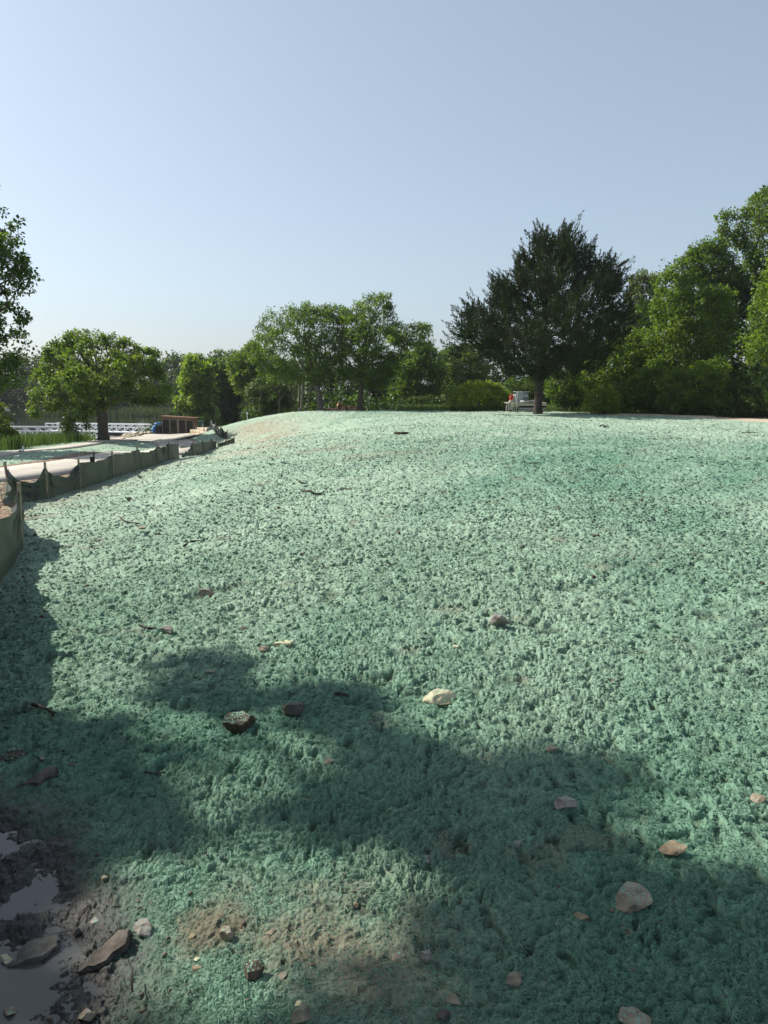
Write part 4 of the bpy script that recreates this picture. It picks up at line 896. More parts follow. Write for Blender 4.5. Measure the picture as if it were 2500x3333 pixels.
# stone retaining wall
rwx, rwy, _ = at(640, 1425, 64)
rw = empty('retaining_wall', (rwx, rwy, float(z_soft(rwx, rwy))), 'curved pale limestone block retaining wall at the foot of the hill beside the pavement', 'wall')
curve = [np.array(at(*q)) for q in [(622, 1412, 70), (641, 1414, 69), (655, 1421, 66.5), (666, 1430, 63.5), (674, 1438, 61)]]
rb = random.Random(8)
def curve_at(t):
    t = min(max(t, 0), 0.9999) * (len(curve) - 1); i = int(t); return curve[i] * (1 - (t - i)) + curve[i + 1] * (t - i)
for course in range(2):
    m = MB(); t = -0.02 + 0.03 * course
    while t < 0.98:
        dt = rb.uniform(0.055, 0.10); a = curve_at(t); b = curve_at(t + dt); c = (a + b) / 2; z = float(z_soft(c[0], c[1]))
        ang = math.atan2(b[1] - a[1], b[0] - a[0]); L = math.hypot(*(b - a)[:2])
        m.box((c[0] - rwx + 0.10 * course, c[1] - rwy, z - rw.location.z + 0.14 + 0.29 * course), (L - 0.02 + rb.uniform(0, .01), 0.5 + rb.uniform(-.06, .06), 0.28), Matrix.Rotation(ang, 3, 'Z'), 0.04)
        t += dt
    m.build('block_course', M['limestone'], rw)
m = MB(); t = 0.2
while t < 0.97:
    a = curve_at(t); b = curve_at(t + 0.11); c = (a + b) / 2; z = float(z_soft(c[0], c[1])); ang = math.atan2(b[1] - a[1], b[0] - a[0]); L = math.hypot(*(b - a)[:2])
    m.box((c[0] - rwx + 0.55, c[1] - rwy + 0.2, z - rw.location.z + 0.66), (L - 0.015, 0.95, 0.18), Matrix.Rotation(ang, 3, 'Z'), 0.03); t += 0.115
m.build('capstone', M['limestone'], rw)
# white pointed marker on the sidewalk edge
wx, wy, _ = at(76, 1474, 36); wm = empty('ground_marker', (wx, wy, float(z_soft(wx, wy)) + 0.06), 'small white pointed marker with black tip and black foot on the sidewalk', 'marker')
m = MB(); m.tube([(0, 0, 0), (0, 0, 0.10), (-0.01, 0, 0.22), (-0.02, 0, 0.30)], [0.055, 0.05, 0.025, 0.010], 10); m.build('cone', M['white'], wm, smooth=True)
m = MB(); m.tube([(-0.02, 0, 0.28), (-0.015, 0, 0.36)], [0.016, 0.012], 8); m.build('tip', M['black'], wm)
m = MB(); m.box((-0.13, -0.03, 0.012), (0.26, 0.16, 0.03), None, 0.008); m.box((-0.12, -0.02, 0.04), (0.10, 0.1, 0.05), Matrix.Rotation(0.3, 3, 'Y'), 0.01); m.build('foot', M['black'], wm)

# ------------------------------------------------------------------ trailer on the crest
TD = 53.0; kx = TD / F
tx, ty, _ = at(1715, 1344, TD); tz = float(z_soft(tx, ty))
def tl(u): return (u - 1715) * kx
DH = 0.60
tr = empty('flatbed_trailer', (tx, ty, tz), 'beige flatbed trailer parked behind the juniper trunk with a loaded deck', 'trailer')
x0, x1 = tl(1653), tl(1778)
m = MB(); m.box(((x0 + x1) / 2, 0.8, DH), (x1 - x0, 1.8, 0.07), None, 0.01); m.build('deck', M['beige'], tr)
m = MB(); m.box((tl(1731), -0.13, DH - 0.12), (tl(1777) - tl(1686), 0.05, 0.15), None, 0.008); m.build('fascia', M['beige'], tr)
m = MB(); m.box((tl(1731), -0.08, DH - 0.265), (tl(1777) - tl(1686), 0.05, 0.13)); m.build('tool_gap', M['black'], tr)
m = MB(); m.box((tl(1731), -0.13, DH - 0.375), (tl(1777) - tl(1686), 0.05, 0.09), None, 0.008); m.box((tl(1731), -0.1, 0.13), (tl(1770) - tl(1690), 0.05, 0.16)); m.build('side_rail', M['steel'], tr)
[MB().box((tl(u_), -0.135, 0.16), (0.13, 0.03, 0.05)).build('reflector', M['redlens'], tr) for u_ in (1690, 1700, 1715, 1728, 1770)]
for u_ in (1655, 1668, 1674, 1681): 
    m = MB(); m.box((tl(u_), -0.08, DH / 2 - 0.03), (0.075, 0.08, DH), None, 0.008); m.build('leg', M['steel'], tr)
m = MB(); m.tube([(x0 - 0.03, -0.05, DH + 0.05), (x0 - 0.08, -0.05, DH + 0.0), (x0 - 0.10, -0.05, 0.3), (x0 - 0.11, -0.05, 0.02)], 0.022, 6); m.tube([(x0 - 0.05, -0.05, DH), (x0 + 0.05, -0.05, DH + 0.12), (x0 + 0.2, -0.05, DH + 0.12)], 0.02, 6); m.build('jack', M['beige'], tr)
for yy in (0.05, 1.55):
    w_ = MB(); c = np.array((tl(1662), yy, 0.24)); w_.tube([c + np.array((0, -0.09, 0)), c + np.array((0, 0.09, 0))], 0.24, 18); wo_ = w_.build('wheel', M['rubber'], tr, False)
    m = MB(); m.tube([c + np.array((0, -0.11, 0)), c + np.array((0, 0.02, 0))], 0.14, 14); m.build('rim', M['beige'], wo_)
tw = lambda p: (tx + p[0], ty + p[1], tz + p[2])
# wrapped bales in two columns
rb = random.Random(4); top = DH + 0.04
cols = [(tl(1695), 0.44), (tl(1712), 0.44)]
names = ['bottom', 'second', 'third', 'top']
for r_ in range(4):
    for c_ in range(2):
        bw = [0.40, 0.36][c_]; bx = tl([1693.5, 1711.5][c_]) ; bh = 0.168
        bl = empty('wrapped_bale', tw((bx + rb.uniform(-.012, .012), 0.45, top + r_ * 0.172)), '%s grey wrapped bale in the %s column on the trailer' % (names[r_], ['left', 'right'][c_]), 'bale', 'wrapped bales stacked on the trailer')
        m = MB(); m.box((0, 0, bh / 2), (bw, 0.6, bh), Matrix.Rotation(rb.uniform(-.02, .02), 3, 'Y'), 0.025); m.build('wrap', M['greywrap'] if r_ < 3 or True else M['white'], bl)
        m = MB()
        if (c_ == 1 and r_ in (1, 3)): m.box((0.0, -0.304, bh / 2), (bw * 0.82, 0.008, bh * 0.62)); mt = 'print'
        else: m.box((0.02, -0.304, bh * 0.55), (bw * 0.66, 0.008, bh * 0.22)); mt = 'print_grey'
        lb = m.build('printed_label', M[mt], bl)
        m = MB(); m.box((0.0, -0.31, bh * 0.52), (bw * 0.55, 0.006, bh * 0.13)); m.build('pale_band', M['print_pale'], lb)
m = MB()
def drape(u_, v_):
    x = tl(1677) + u_ * (tl(1685) - tl(1677)) + 0.03 * math.sin(9 * v_); return Vector(tw((x, 0.10 + 0.04 * math.sin(8 * u_ + 5 * v_), top + v_ * 0.74)))
m.grid(drape, 10, 16); m.box(Vector(tw((tl(1699), 0.45, top + 0.71))), (1.0, 0.66, 0.03), None, 0.01)
o = m.build('plastic_sheet', M['white'], smooth=True); tag(o, 'crumpled white plastic sheet draped over the left of the bale stack', 'sheet')
m = MB(); bm_ = m.bm; y0_, y1_ = 0.3, 0.85
tri = [(tl(1661), top), (tl(1678), top), (tl(1678), top + 0.55), (tl(1672), top + 0.42)]
A_ = [bm_.verts.new(tw((x, y0_, z))) for x, z in tri]; B_ = [bm_.verts.new(tw((x, y1_, z))) for x, z in tri]
bm_.faces.new(A_); bm_.faces.new(B_[::-1])
for i in range(4): bm_.faces.new((A_[i], B_[i], B_[(i + 1) % 4], A_[(i + 1) % 4]))
o = m.build('grey_tarp', M['steel']); tag(o, 'grey tarp sloping down the left side of the bale stack', 'tarp')
m = MB()
def cloth(u_, v_):
    w_ = 0.13 + 0.13 * v_; return Vector(tw((tl(1664) + (u_ - 0.5) * w_ * 2 * (0.6 + 0.3 * math.sin(v_ * 5)) + 0.05 * v_, 0.2 + 0.06 * math.sin(u_ * 9 + v_ * 4), top + 0.15 + v_ * 0.42)))
m.grid(cloth, 12, 12); o = m.build('safety_vest', M['red'], smooth=True); tag(o, 'red orange cloth hanging at the left end of the trailer load', 'vest')
m = MB(); m.tube([tw((tl(1664), 0.2, top)), tw((tl(1666), 0.2, top + 0.62))], 0.018, 6); m.bar(tw((tl(1660), 0.2, top + 0.58)), tw((tl(1674), 0.3, top + 0.58)), 0.025); o = m.build('rack_post', M['steel']); tag(o, 'thin grey post holding the red orange cloth on the trailer', 'post')
rb2 = random.Random(3)
for i, (u_, w_, h_, mt, lab) in enumerate([(1700, 0.34, 0.13, 'white', 'limp white sack lying left on the trailer deck'), (1716, 0.42, 0.11, 'beige', 'pale beige sack lying in the middle of the trailer deck'), (1735, 0.5, 0.14, 'white', 'white sack beside the juniper trunk on the trailer deck'), (1727, 0.55, 0.06, 'rock_dark', 'dark folded cloth between the sacks on the trailer deck')]):
    bm_ = bmesh.new(); bmesh.ops.create_icosphere(bm_, subdivisions=3, radius=0.5)
    for v in bm_.verts:
        n_ = 0.08 * math.sin(9 * v.co.x + i * 3) * math.sin(8 * v.co.y + i) + 0.05 * math.sin(17 * v.co.z + 5 * v.co.x)
        v.co *= 1 + n_; v.co = Vector((v.co.x * w_ * 1.15, v.co.y * 0.5, max(v.co.z, -0.35) * h_ * 1.3))
    me = bpy.data.meshes.new('sack'); bm_.to_mesh(me); bm_.free(); me.materials.append(M[mt]); me.polygons.foreach_set('use_smooth', [True] * len(me.polygons))
    o = bpy.data.objects.new('sack' if i < 3 else 'folded_cloth', me); COL.objects.link(o); o.location = tw((tl(u_), 0.02 - 0.12 * (i == 3) + 0.1 * (i == 2), top + h_ * 0.44)); tag(o, lab, 'sack' if i < 3 else 'cloth')
m = MB(); m.grid(lambda u_, v_: Vector(tw((tl(1738) + u_ * 0.26 + 0.03 * math.sin(7 * v_), -0.17 + 0.03 * math.sin(11 * u_), 0.22 + v_ * 0.42))), 8, 10); o = m.build('hanging_cloth', M['white'], smooth=True); tag(o, 'pale cloth hanging over the trailer edge beside the juniper trunk', 'cloth')
m = MB(); m.grid(lambda u_, v_: Vector(tw((tl(1658) + u_ * 0.66, -0.15 + 0.04 * math.sin(14 * u_), DH + 0.02 - v_ * (0.18 + 0.16 * abs(math.sin(6 * u_)))))), 24, 8); o = m.build('torn_netting', M['beige'], smooth=True); tag(o, 'torn pale netting hanging from the left end of the trailer deck', 'netting')

# ------------------------------------------------------------------ logs
for i, (u, v, D, L, r_, az, tilt, lab) in enumerate([
    (1098, 1336, 60.5, 1.7, 0.16, 0.05, 0.0, 'long dark log lying left in the log pile between the two feathery trees'),
    (1112, 1330, 60.8, 1.0, 0.15, -0.1, -0.10, 'log slanting across the middle of the log pile'),
    (1117, 1324, 60.6, 0.95, 0.17, 0.3, 0.35, 'short thick log propped highest on the log pile'),
    (1122, 1335, 60.0, 0.5, 0.22, 1.2, 0.0, 'stout round log at the front of the log pile showing its cut end'),
    (1148, 1328, 60.2, 0.75, 0.15, 0.1, 0.0, 'upper right log of the pile beside the taller feathery tree'),
    (1150, 1336, 59.8, 0.8, 0.13, 0.08, 0.03, 'pale split log lowest on the right of the log pile')]):
    p = at(u, v, D); zz = max(float(z_soft(p[0], p[1])) + r_ * 0.8, p[2])
    d = np.array((math.cos(az) * math.cos(tilt), math.sin(az) * math.cos(tilt), -math.sin(tilt)))
    root = empty('log', (p[0], p[1], zz), lab, 'log', 'logs in the pile on the crest')
    m = MB(); fs = np.linspace(-0.5, 0.5, 7); m.tube([d * (f * L) + np.array((0, 0, 0.03 * math.sin(9 * f + i))) for f in fs], [r_ * (1 + 0.08 * math.sin(11 * f + i)) for f in fs], 12, False); m.build('bark', M['cutwood'] if i == 5 else M['log'], root, True)
    for s in (-0.5, 0.5): MB().tube([d * (s * L * 0.985), d * (s * L * 1.0)], r_ * 0.97, 12).build('cut_end', M['cutwood'], root)
m = MB(); m.tube([(0, 0, -0.1), (0, 0, 0.62)], 0.02, 6); m.box((0, -0.02, 0.55), (0.16, 0.01, 0.10)); mp_ = at(805, 1362, 58); o = m.build('marker_stake', M['white']); o.location = (mp_[0], mp_[1], float(z_soft(mp_[0], mp_[1]))); tag(o, 'thin stake with white tag at the wood edge on the left shoulder', 'stake')

# ------------------------------------------------------------------ stones, clods and sticks on the slope
def make_rock(name, u, v, w_px, hr, dr, mat, label, seed, cat='stone', group=None, bury=0.3, cuts=12, rot=None, tilt=0.0):
    p = ground(u, v); dist = np.linalg.norm(p - EYE); w = w_px / F * dist * 0.88; rng = np.random.default_rng(seed)
    bm_ = bmesh.new(); bmesh.ops.create_icosphere(bm_, subdivisions=4, radius=1.0)
    V = np.array([v_.co for v_ in bm_.verts]); N = rnd_unit(rng, cuts); dd = rng.uniform(0.42, 0.78, cuts)
    N[0] = (0.1, 0.05, 1); N[0] /= np.linalg.norm(N[0]); dd[0] = 0.62
    for n_, d_ in zip(N, dd):
        s = V @ n_; over = s > d_; V[over] -= np.outer((s[over] - d_), n_) * 0.985
    nz_ = vn(V[:, 0] * 3 + seed, V[:, 1] * 3 + V[:, 2] * 2.3, seed) * 0.06 + vn(V[:, 0] * 8 + seed, V[:, 1] * 8 + V[:, 2] * 6, seed + 1) * 0.025 + vn(V[:, 0] * 19, V[:, 2] * 17 + V[:, 1] * 13, seed + 2) * (0.012 if cat != 'clod' else 0.06)
    V = V * (1 + nz_)[:, None]
    V = V / np.array([np.ptp(V[:, 0]), np.ptp(V[:, 1]), np.ptp(V[:, 2])])
    a = rng.uniform(-0.5, 0.5) if rot is None else rot; ca, sa = math.cos(a), math.sin(a)
    V = V * np.array([w, w * dr, w * hr]); ct, st = math.cos(tilt), math.sin(tilt)
    V = np.stack([V[:, 0] * ct + V[:, 2] * st, V[:, 1], -V[:, 0] * st + V[:, 2] * ct], -1)
    V = np.stack([V[:, 0] * ca - V[:, 1] * sa, V[:, 0] * sa + V[:, 1] * ca, V[:, 2]], -1)
    for v_, c in zip(bm_.verts, V): v_.co = c
    me = bpy.data.meshes.new(name); bm_.to_mesh(me); bm_.free(); me.materials.append(M[mat])
    if cat == 'clod': me.polygons.foreach_set('use_smooth', [True] * len(me.polygons))
    o = bpy.data.objects.new(name, me); COL.objects.link(o)
    zz = z_soft(p[0], p[1]); zz = float(z_full(np.array([p[0]]), np.array([p[1]]))[0]); o.location = (p[0], p[1], max(zz, PUD_Z) + w * hr * (0.5 - bury * 0.82))
    return tag(o, label, cat, group)
ROCKS = [
    # u, v, width px, height ratio, depth ratio, material, label, kind
    (674, 1934, 62, 0.80, 0.7, 'rock_tan', 'pointed tan stone in full sun on the upper left of the slope', 'stone', 0.15),
    (544, 2064, 56, 0.60, 0.8, 'rock_grey', 'dark faced block of stone with pale flat top, left of centre', 'stone', 0.15),
    (794, 2050, 30, 0.6, 0.8, 'rock_dark', 'small dark brown stone right of the pale topped block', 'stone', 0.2),
    (930, 2092, 72, 0.42, 0.8, 'rock_pale', 'flat pale stone slab on the sunny slope next to a small brown stone', 'stone', 0.35),
    (864, 2112, 42, 0.6, 0.8, 'rock_tan', 'small brown stone just left of the flat pale slab', 'stone', 0.25),
    (684, 2186, 46, 0.35, 0.8, 'rock_tan', 'half buried pale tan stone at the edge of the upper tree shadow', 'stone', 0.4),
    (784, 2372, 110, 0.52, 0.75, 'clod', 'large broken earth clod with green mulch on top, left of the brown shaded stone', 'clod', 0.22),
    (963, 2326, 80, 0.62, 0.8, 'rock_dark', 'brown angular stone lying in tree shadow at the centre left', 'stone', 0.18),
    (1622, 2044, 78, 0.70, 0.8, 'rock_grey', 'upright pale grey stone on the sunny right half of the slope', 'stone', 0.15),
    (1429, 2275, 112, 0.40, 1.2, 'rock_pale', 'largest flat pale tan stone in the sun near the middle', 'stone', 0.42),
    (1293, 2222, 30, 0.4, 0.9, 'rock_tan', 'small flat tan stone left above the largest pale stone', 'stone', 0.4),
    (1595, 2153, 42, 0.3, 0.9, 'rock_pale', 'pale stone barely showing through mulch right above the largest pale stone', 'stone', 0.45),
    (1486, 2101, 36, 0.3, 0.9, 'rock_pale', 'pale flake of stone left below the upright grey stone', 'stone', 0.45),
    (957, 2229, 28, 0.5, 0.9, 'clod', 'reddish brown clod above the brown angular shaded stone', 'clod', 0.3),
    (1836, 2641, 80, 0.55, 0.8, 'rock_grey', 'rough grey stone in shadow right of centre with a dark hollow beneath', 'stone', 0.25),
    (1681, 2727, 62, 0.45, 0.8, 'rock_grey', 'dull grey stone in deep shadow below the rough grey one', 'stone', 0.35),
    (2191, 2766, 84, 0.36, 0.8, 'rock_ochre', 'flat orange tan stone in the sunlit patch at the right', 'stone', 0.3),
    (2056, 2935, 128, 0.36, 0.9, 'rock_tan', 'biggest grey brown rock in the lower right shadow, half covered in mulch', 'stone', 0.3),
    (1887, 2992, 50, 0.65, 0.8, 'rock_ochre', 'ochre stone left below the biggest grey brown rock', 'stone', 0.25),
    (1670, 3196, 54, 0.65, 0.8, 'rock_tan', 'blocky tan stone standing in shadow at the bottom right of centre', 'stone', 0.2),
    (2061, 3318, 95, 0.30, 0.7, 'rock_tan', 'broad flat tan stone at the bottom edge on the right', 'stone', 0.4),
    (1793, 2453, 44, 0.45, 0.8, 'rock_tan', 'tan stone on the sunlit side of the long shadow edge', 'stone', 0.35),
    (2473, 2604, 50, 0.5, 0.9, 'rock_tan', 'crumbly tan stone at the far right edge in sun', 'stone', 0.35),
    (2042, 3022, 40, 0.4, 0.9, 'rock_ochre', 'reddish stone right under the biggest grey brown rock', 'stone', 0.4),
    (993, 2606, 66, 0.6, 0.9, 'clod', 'dark earth clod in the middle of the shadow', 'clod', 0.3),
    (1386, 2786, 54, 0.5, 0.8, 'rock_grey', 'flat topped grey stone in shadow at the lower centre', 'stone', 0.25),
    (1386, 3126, 50, 1.0, 0.8, 'rock_grey', 'tall wedge shaped grey stone near the bottom centre', 'stone', 0.15),
    (982, 3318, 62, 1.0, 0.8, 'rock_tan', 'pointed tan rock at the bottom edge left of centre', 'stone', 0.15),
    (1478, 3258, 50, 0.55, 0.8, 'rock_tan', 'smooth tan stone near the bottom edge right of centre', 'stone', 0.25),
    (974, 3260, 26, 0.6, 0.8, 'rock_pale', 'pale chip of stone above the pointed tan rock', 'stone', 0.3),
    (1153, 2934, 28, 0.45, 0.8, 'rock_ochre', 'orange chip of stone in the sunlit bare patch', 'stone', 0.3),
    (922, 3167, 36, 0.4, 0.9, 'rock_tan', 'flat brown stone right of the dark clod near the bottom', 'stone', 0.35),
    (1297, 3110, 44, 0.3, 0.8, 'rock_tan', 'flat tan stone left of the tall wedge shaped one', 'stone', 0.4),
    (1074, 2481, 40, 0.35, 0.9, 'rock_tan', 'flat brown stone at the top of the deep shadow', 'stone', 0.4),
    (1438, 3314, 46, 0.6, 0.9, 'rock_dark', 'dull brown stone at the bottom edge below the smooth tan one', 'stone', 0.35),
    (477, 3012, 72, 0.55, 0.8, 'rock_grey', 'grey brown wedge of stone right of the leaning dark slab', 'stone', 0.25),
    (746, 3048, 52, 0.9, 0.9, 'rock_tan', 'rounded brown stone in the sunny bare patch at lower left', 'stone', 0.2),
    (825, 3168, 66, 0.8, 0.9, 'clod', 'crumbly dark brown clod at the lower left of the bare patch', 'clod', 0.2),
    (627, 3042, 22, 0.6, 0.9, 'rock_ochre', 'tiny orange stone left of the rounded brown one', 'stone', 0.3),
    (884, 3034, 30, 0.6, 0.9, 'rock_tan', 'small tan stone right of the rounded brown one', 'stone', 0.3),
    (640, 3110, 26, 0.5, 0.9, 'rock_pale', 'small pale stone below the tiny orange one', 'stone', 0.3),
    (637, 3142, 32, 0.35, 0.9, 'rock_ochre', 'thin reddish stone lowest in the sunny bare patch', 'stone', 0.35),
    (282, 3256, 52, 0.85, 0.7, 'rock_tan', 'wet tan rock at the right edge of the puddle', 'stone', 0.2),
    (342, 2834, 26, 0.6, 0.9, 'rock_pale', 'small pale stone on dark mulch above the puddle', 'stone', 0.3),
    (247, 2992, 30, 1.0, 0.9, 'rock_dark', 'dark stone standing in the puddle', 'stone', 0.2),
    (304, 2955, 34, 0.35, 0.9, 'rock_grey', 'flat grey stone at the upper edge of the puddle', 'stone', 0.35),
    (16, 3078, 40, 0.5, 0.9, 'rock_pale', 'pale stone beside the puddle slab at the left edge', 'stone', 0.3),
    (27, 3242, 40, 0.4, 0.9, 'rock_tan', 'tan stone awash in the puddle at the left edge', 'stone', 0.3),
    (136, 2460, 24, 0.6, 0.9, 'rock_tan', 'reddish stone right of the brown earth hump', 'stone', 0.3),
    (236, 2482, 54, 0.35, 0.8, 'rock_dark', 'thin dark flat stone above the wide brown slab', 'stone', 0.3),
    (46, 2452, 110, 0.42, 0.9, 'clod', 'bare brown earth hump at the left edge', 'clod', 0.35),
    (602, 1510, 30, 0.35, 0.8, 'rock_grey', 'flat plank like stone on the slope under the fence gap', 'stone', 0.15),
    (457, 1598, 17, 0.8, 0.9, 'rock_tan', 'small brown stone near the middle of the silt fence shadow', 'stone', 0.2),
    (420, 1650, 19, 0.8, 0.9, 'rock_dark', 'rounded dark stone left of the curved stick', 'stone', 0.2),
    (462, 1729, 32, 0.45, 0.9, 'rock_tan', 'broken brown stone below the curved stick', 'stone', 0.25),
    (1306, 1414, 56, 0.28, 0.8, 'clod', 'long dark heap of turned earth near the crest', 'clod', 0.3),
    (1990, 1634, 18, 0.65, 0.9, 'rock_dark', 'small dark stone alone on the right side of the slope', 'stone', 0.2),
    (1982, 1512, 11, 0.8, 0.9, 'rock_dark', 'tiny dark lump high on the right slope', 'clod', 0.2),
    (2066, 1668, 12, 0.7, 0.9, 'clod', 'tiny dark clod right below the lone dark stone', 'clod', 0.2),
    (1250, 1690, 14, 0.6, 0.9, 'clod', 'small dark clod in the middle of the slope', 'clod', 0.2),
    (1940, 1745, 26, 0.4, 0.9, 'clod', 'flat dark clod on the middle right slope', 'clod', 0.3),
    (1700, 2230, 22, 0.6, 0.9, 'clod', 'dark clod right of the largest pale stone', 'clod', 0.3),
    (1998, 2230, 28, 0.6, 0.9, 'clod', 'round dark clod on the green right slope', 'clod', 0.3),
]
for i, (u, v, w, hr, dr, mt, lab, cat, bury) in enumerate(ROCKS):
    make_rock('earth_clod' if cat == 'clod' else 'stone', u, v, w, hr, dr, mt, lab, 100 + i, cat, 'stones on the mulch' if cat == 'stone' else 'earth clods on the mulch', bury)
def make_slab(u, v, out, th_, mat, label, seed, tilt, lift):
    """angular broken plate; outline in metres"""
    p = ground(u, v); rng = np.random.default_rng(seed); bm_ = bmesh.new()
    P = []; out = [(x * 0.85, y * 0.85) for x, y in out]
    for i in range(len(out)):
        a = np.array(out[i]); b = np.array(out[(i + 1) % len(out)])
        for t in (0, 0.33, 0.66): P.append(a + (b - a) * t + rng.normal(size=2) * 0.005 * (t > 0))
    top = [bm_.verts.new((x, y, th_)) for x, y in P]; bot = [bm_.verts.new((x * 0.96 + rng.normal() * 0.004, y * 0.96, 0)) for x, y in P]
    bm_.faces.new(top); bm_.faces.new(bot[::-1]); n = len(P)
    for i in range(n): bm_.faces.new((bot[i], bot[(i + 1) % n], top[(i + 1) % n], top[i]))
    bmesh.ops.triangulate(bm_, faces=list(bm_.faces)); bmesh.ops.subdivide_edges(bm_, edges=list(bm_.edges), cuts=2, use_grid_fill=True)
    for q in bm_.verts: q.co.z += 0.006 * float(vn(q.co.x * 18 + seed, q.co.y * 18)) ; q.co.x += 0.004 * float(vn(q.co.z * 90, q.co.y * 40 + seed))
    bmesh.ops.recalc_face_normals(bm_, faces=bm_.faces)
    me = bpy.data.meshes.new('stone_slab'); bm_.to_mesh(me); bm_.free(); me.materials.append(M[mat]); o = bpy.data.objects.new('stone_slab', me); COL.objects.link(o)
    zz = max(float(z_full(np.array([p[0]]), np.array([p[1]]))[0]), PUD_Z); o.location = (p[0], p[1], zz + lift); o.rotation_euler = tilt; tag(o, label, 'slab', 'slabs by the puddle')
make_slab(112, 3058, [(-0.075, -0.055), (0.035, -0.035), (0.075, 0.02), (0.06, 0.065), (-0.03, 0.06), (-0.055, 0.01)], 0.022, 'slab', 'thin broken concrete slab lying tilted in the puddle', 201, (0.10, -0.05, 0.1), -0.004)
make_slab(348, 3078, [(-0.075, -0.06), (-0.02, -0.045), (0.065, 0.03), (0.07, 0.085), (0.025, 0.09), (-0.045, 0.005)], 0.03, 'rock_dark', 'long dark slab leaning in the mud right of the puddle', 202, (0.28, -0.22, -0.1), 0.0)
make_slab(128, 2546, [(-0.07, -0.05), (0.02, -0.04), (0.075, 0.05), (0.05, 0.10), (0.0, 0.08), (-0.05, 0.0)], 0.03, 'rock_dark', 'wide brown slab half sunk at the left above the puddle', 203, (0.12, -0.12, 0.0), -0.008)

def stick(pts, r_px, label, seed):
    P = []
    for (u, v) in pts:
        g = ground(u, v); z = z_full(np.array([g[0]]), np.array([g[1]]))[0]; P.append(np.array((g[0], g[1], max(z, g[2]) + 0.01)))
    dist = np.linalg.norm(P[0] - EYE); r_ = r_px / F * dist; o0 = P[0].copy(); m = MB(); n = len(P)
    m.tube([p - o0 + np.array((0, 0, r_ * 0.5)) for p in P], [r_ * (1 - 0.5 * i / n) for i in range(n)], 6)
    mid = P[n // 2] - o0; m.tube([mid, mid + np.array((r_ * 6, -r_ * 4, r_ * 0.6))], [r_ * 0.6, r_ * 0.25], 5)
    o = m.build('stick', M['stick'], smooth=True); o.location = o0; tag(o, label, 'stick', 'sticks on the mulch')
for i, (pts, r_, lab) in enumerate([
    ([(392, 1690), (405, 1700), (425, 1706), (455, 1708)], 3, 'curved dark stick on the slope below the silt fence'),
    ([(598, 1782), (625, 1770), (650, 1766), (678, 1760)], 4, 'long dark stick on the left of the slope'),
    ([(982, 1602), (1010, 1606), (1030, 1612), (1055, 1608)], 4, 'thick dark stick in the upper middle of the slope'),
    ([(972, 1579), (985, 1581), (998, 1580)], 3, 'short dark stick above the thick one in the upper middle'),
    ([(1098, 1597), (1120, 1600), (1145, 1599)], 2.5, 'thin stick right of the thick one in the upper middle'),
    ([(1952, 1389), (1962, 1384), (1968, 1389), (1980, 1388)], 2.2, 'twisted dark twig high on the slope right of the juniper'),
    ([(2415, 1412), (2440, 1409), (2465, 1410)], 1.8, 'straight stick at the upper right near the gravel road'),
    ([(2180, 1429), (2200, 1430), (2218, 1430)], 1.6, 'thin dark stick below the gravel road'),
    ([(1905, 1532), (1925, 1532), (1942, 1531)], 1.8, 'thin stick near the tiny dark lump on the right slope'),
    ([(1718, 1510), (1738, 1510), (1755, 1508)], 1.8, 'thin stick in the middle right of the slope below the juniper'),
    ([(1092, 2266), (1105, 2272), (1130, 2270)], 6, 'dark bark piece at the edge of the centre shadow'),
    ([(452, 2046), (475, 2050), (510, 2054)], 3.5, 'straight stick left of the pale topped block'),
    ([(105, 2300), (135, 2308), (160, 2320), (175, 2335)], 5, 'bent dark stick near the left edge above the earth hump'),
    ([(432, 3240), (428, 3200), (433, 3160)], 3, 'pale thin twig upright in the mud beside the puddle'),
    ([(470, 2520), (500, 2526), (540, 2522)], 3, 'faint thin stick in the left shadow'),
]): stick(pts, r_, lab, i)

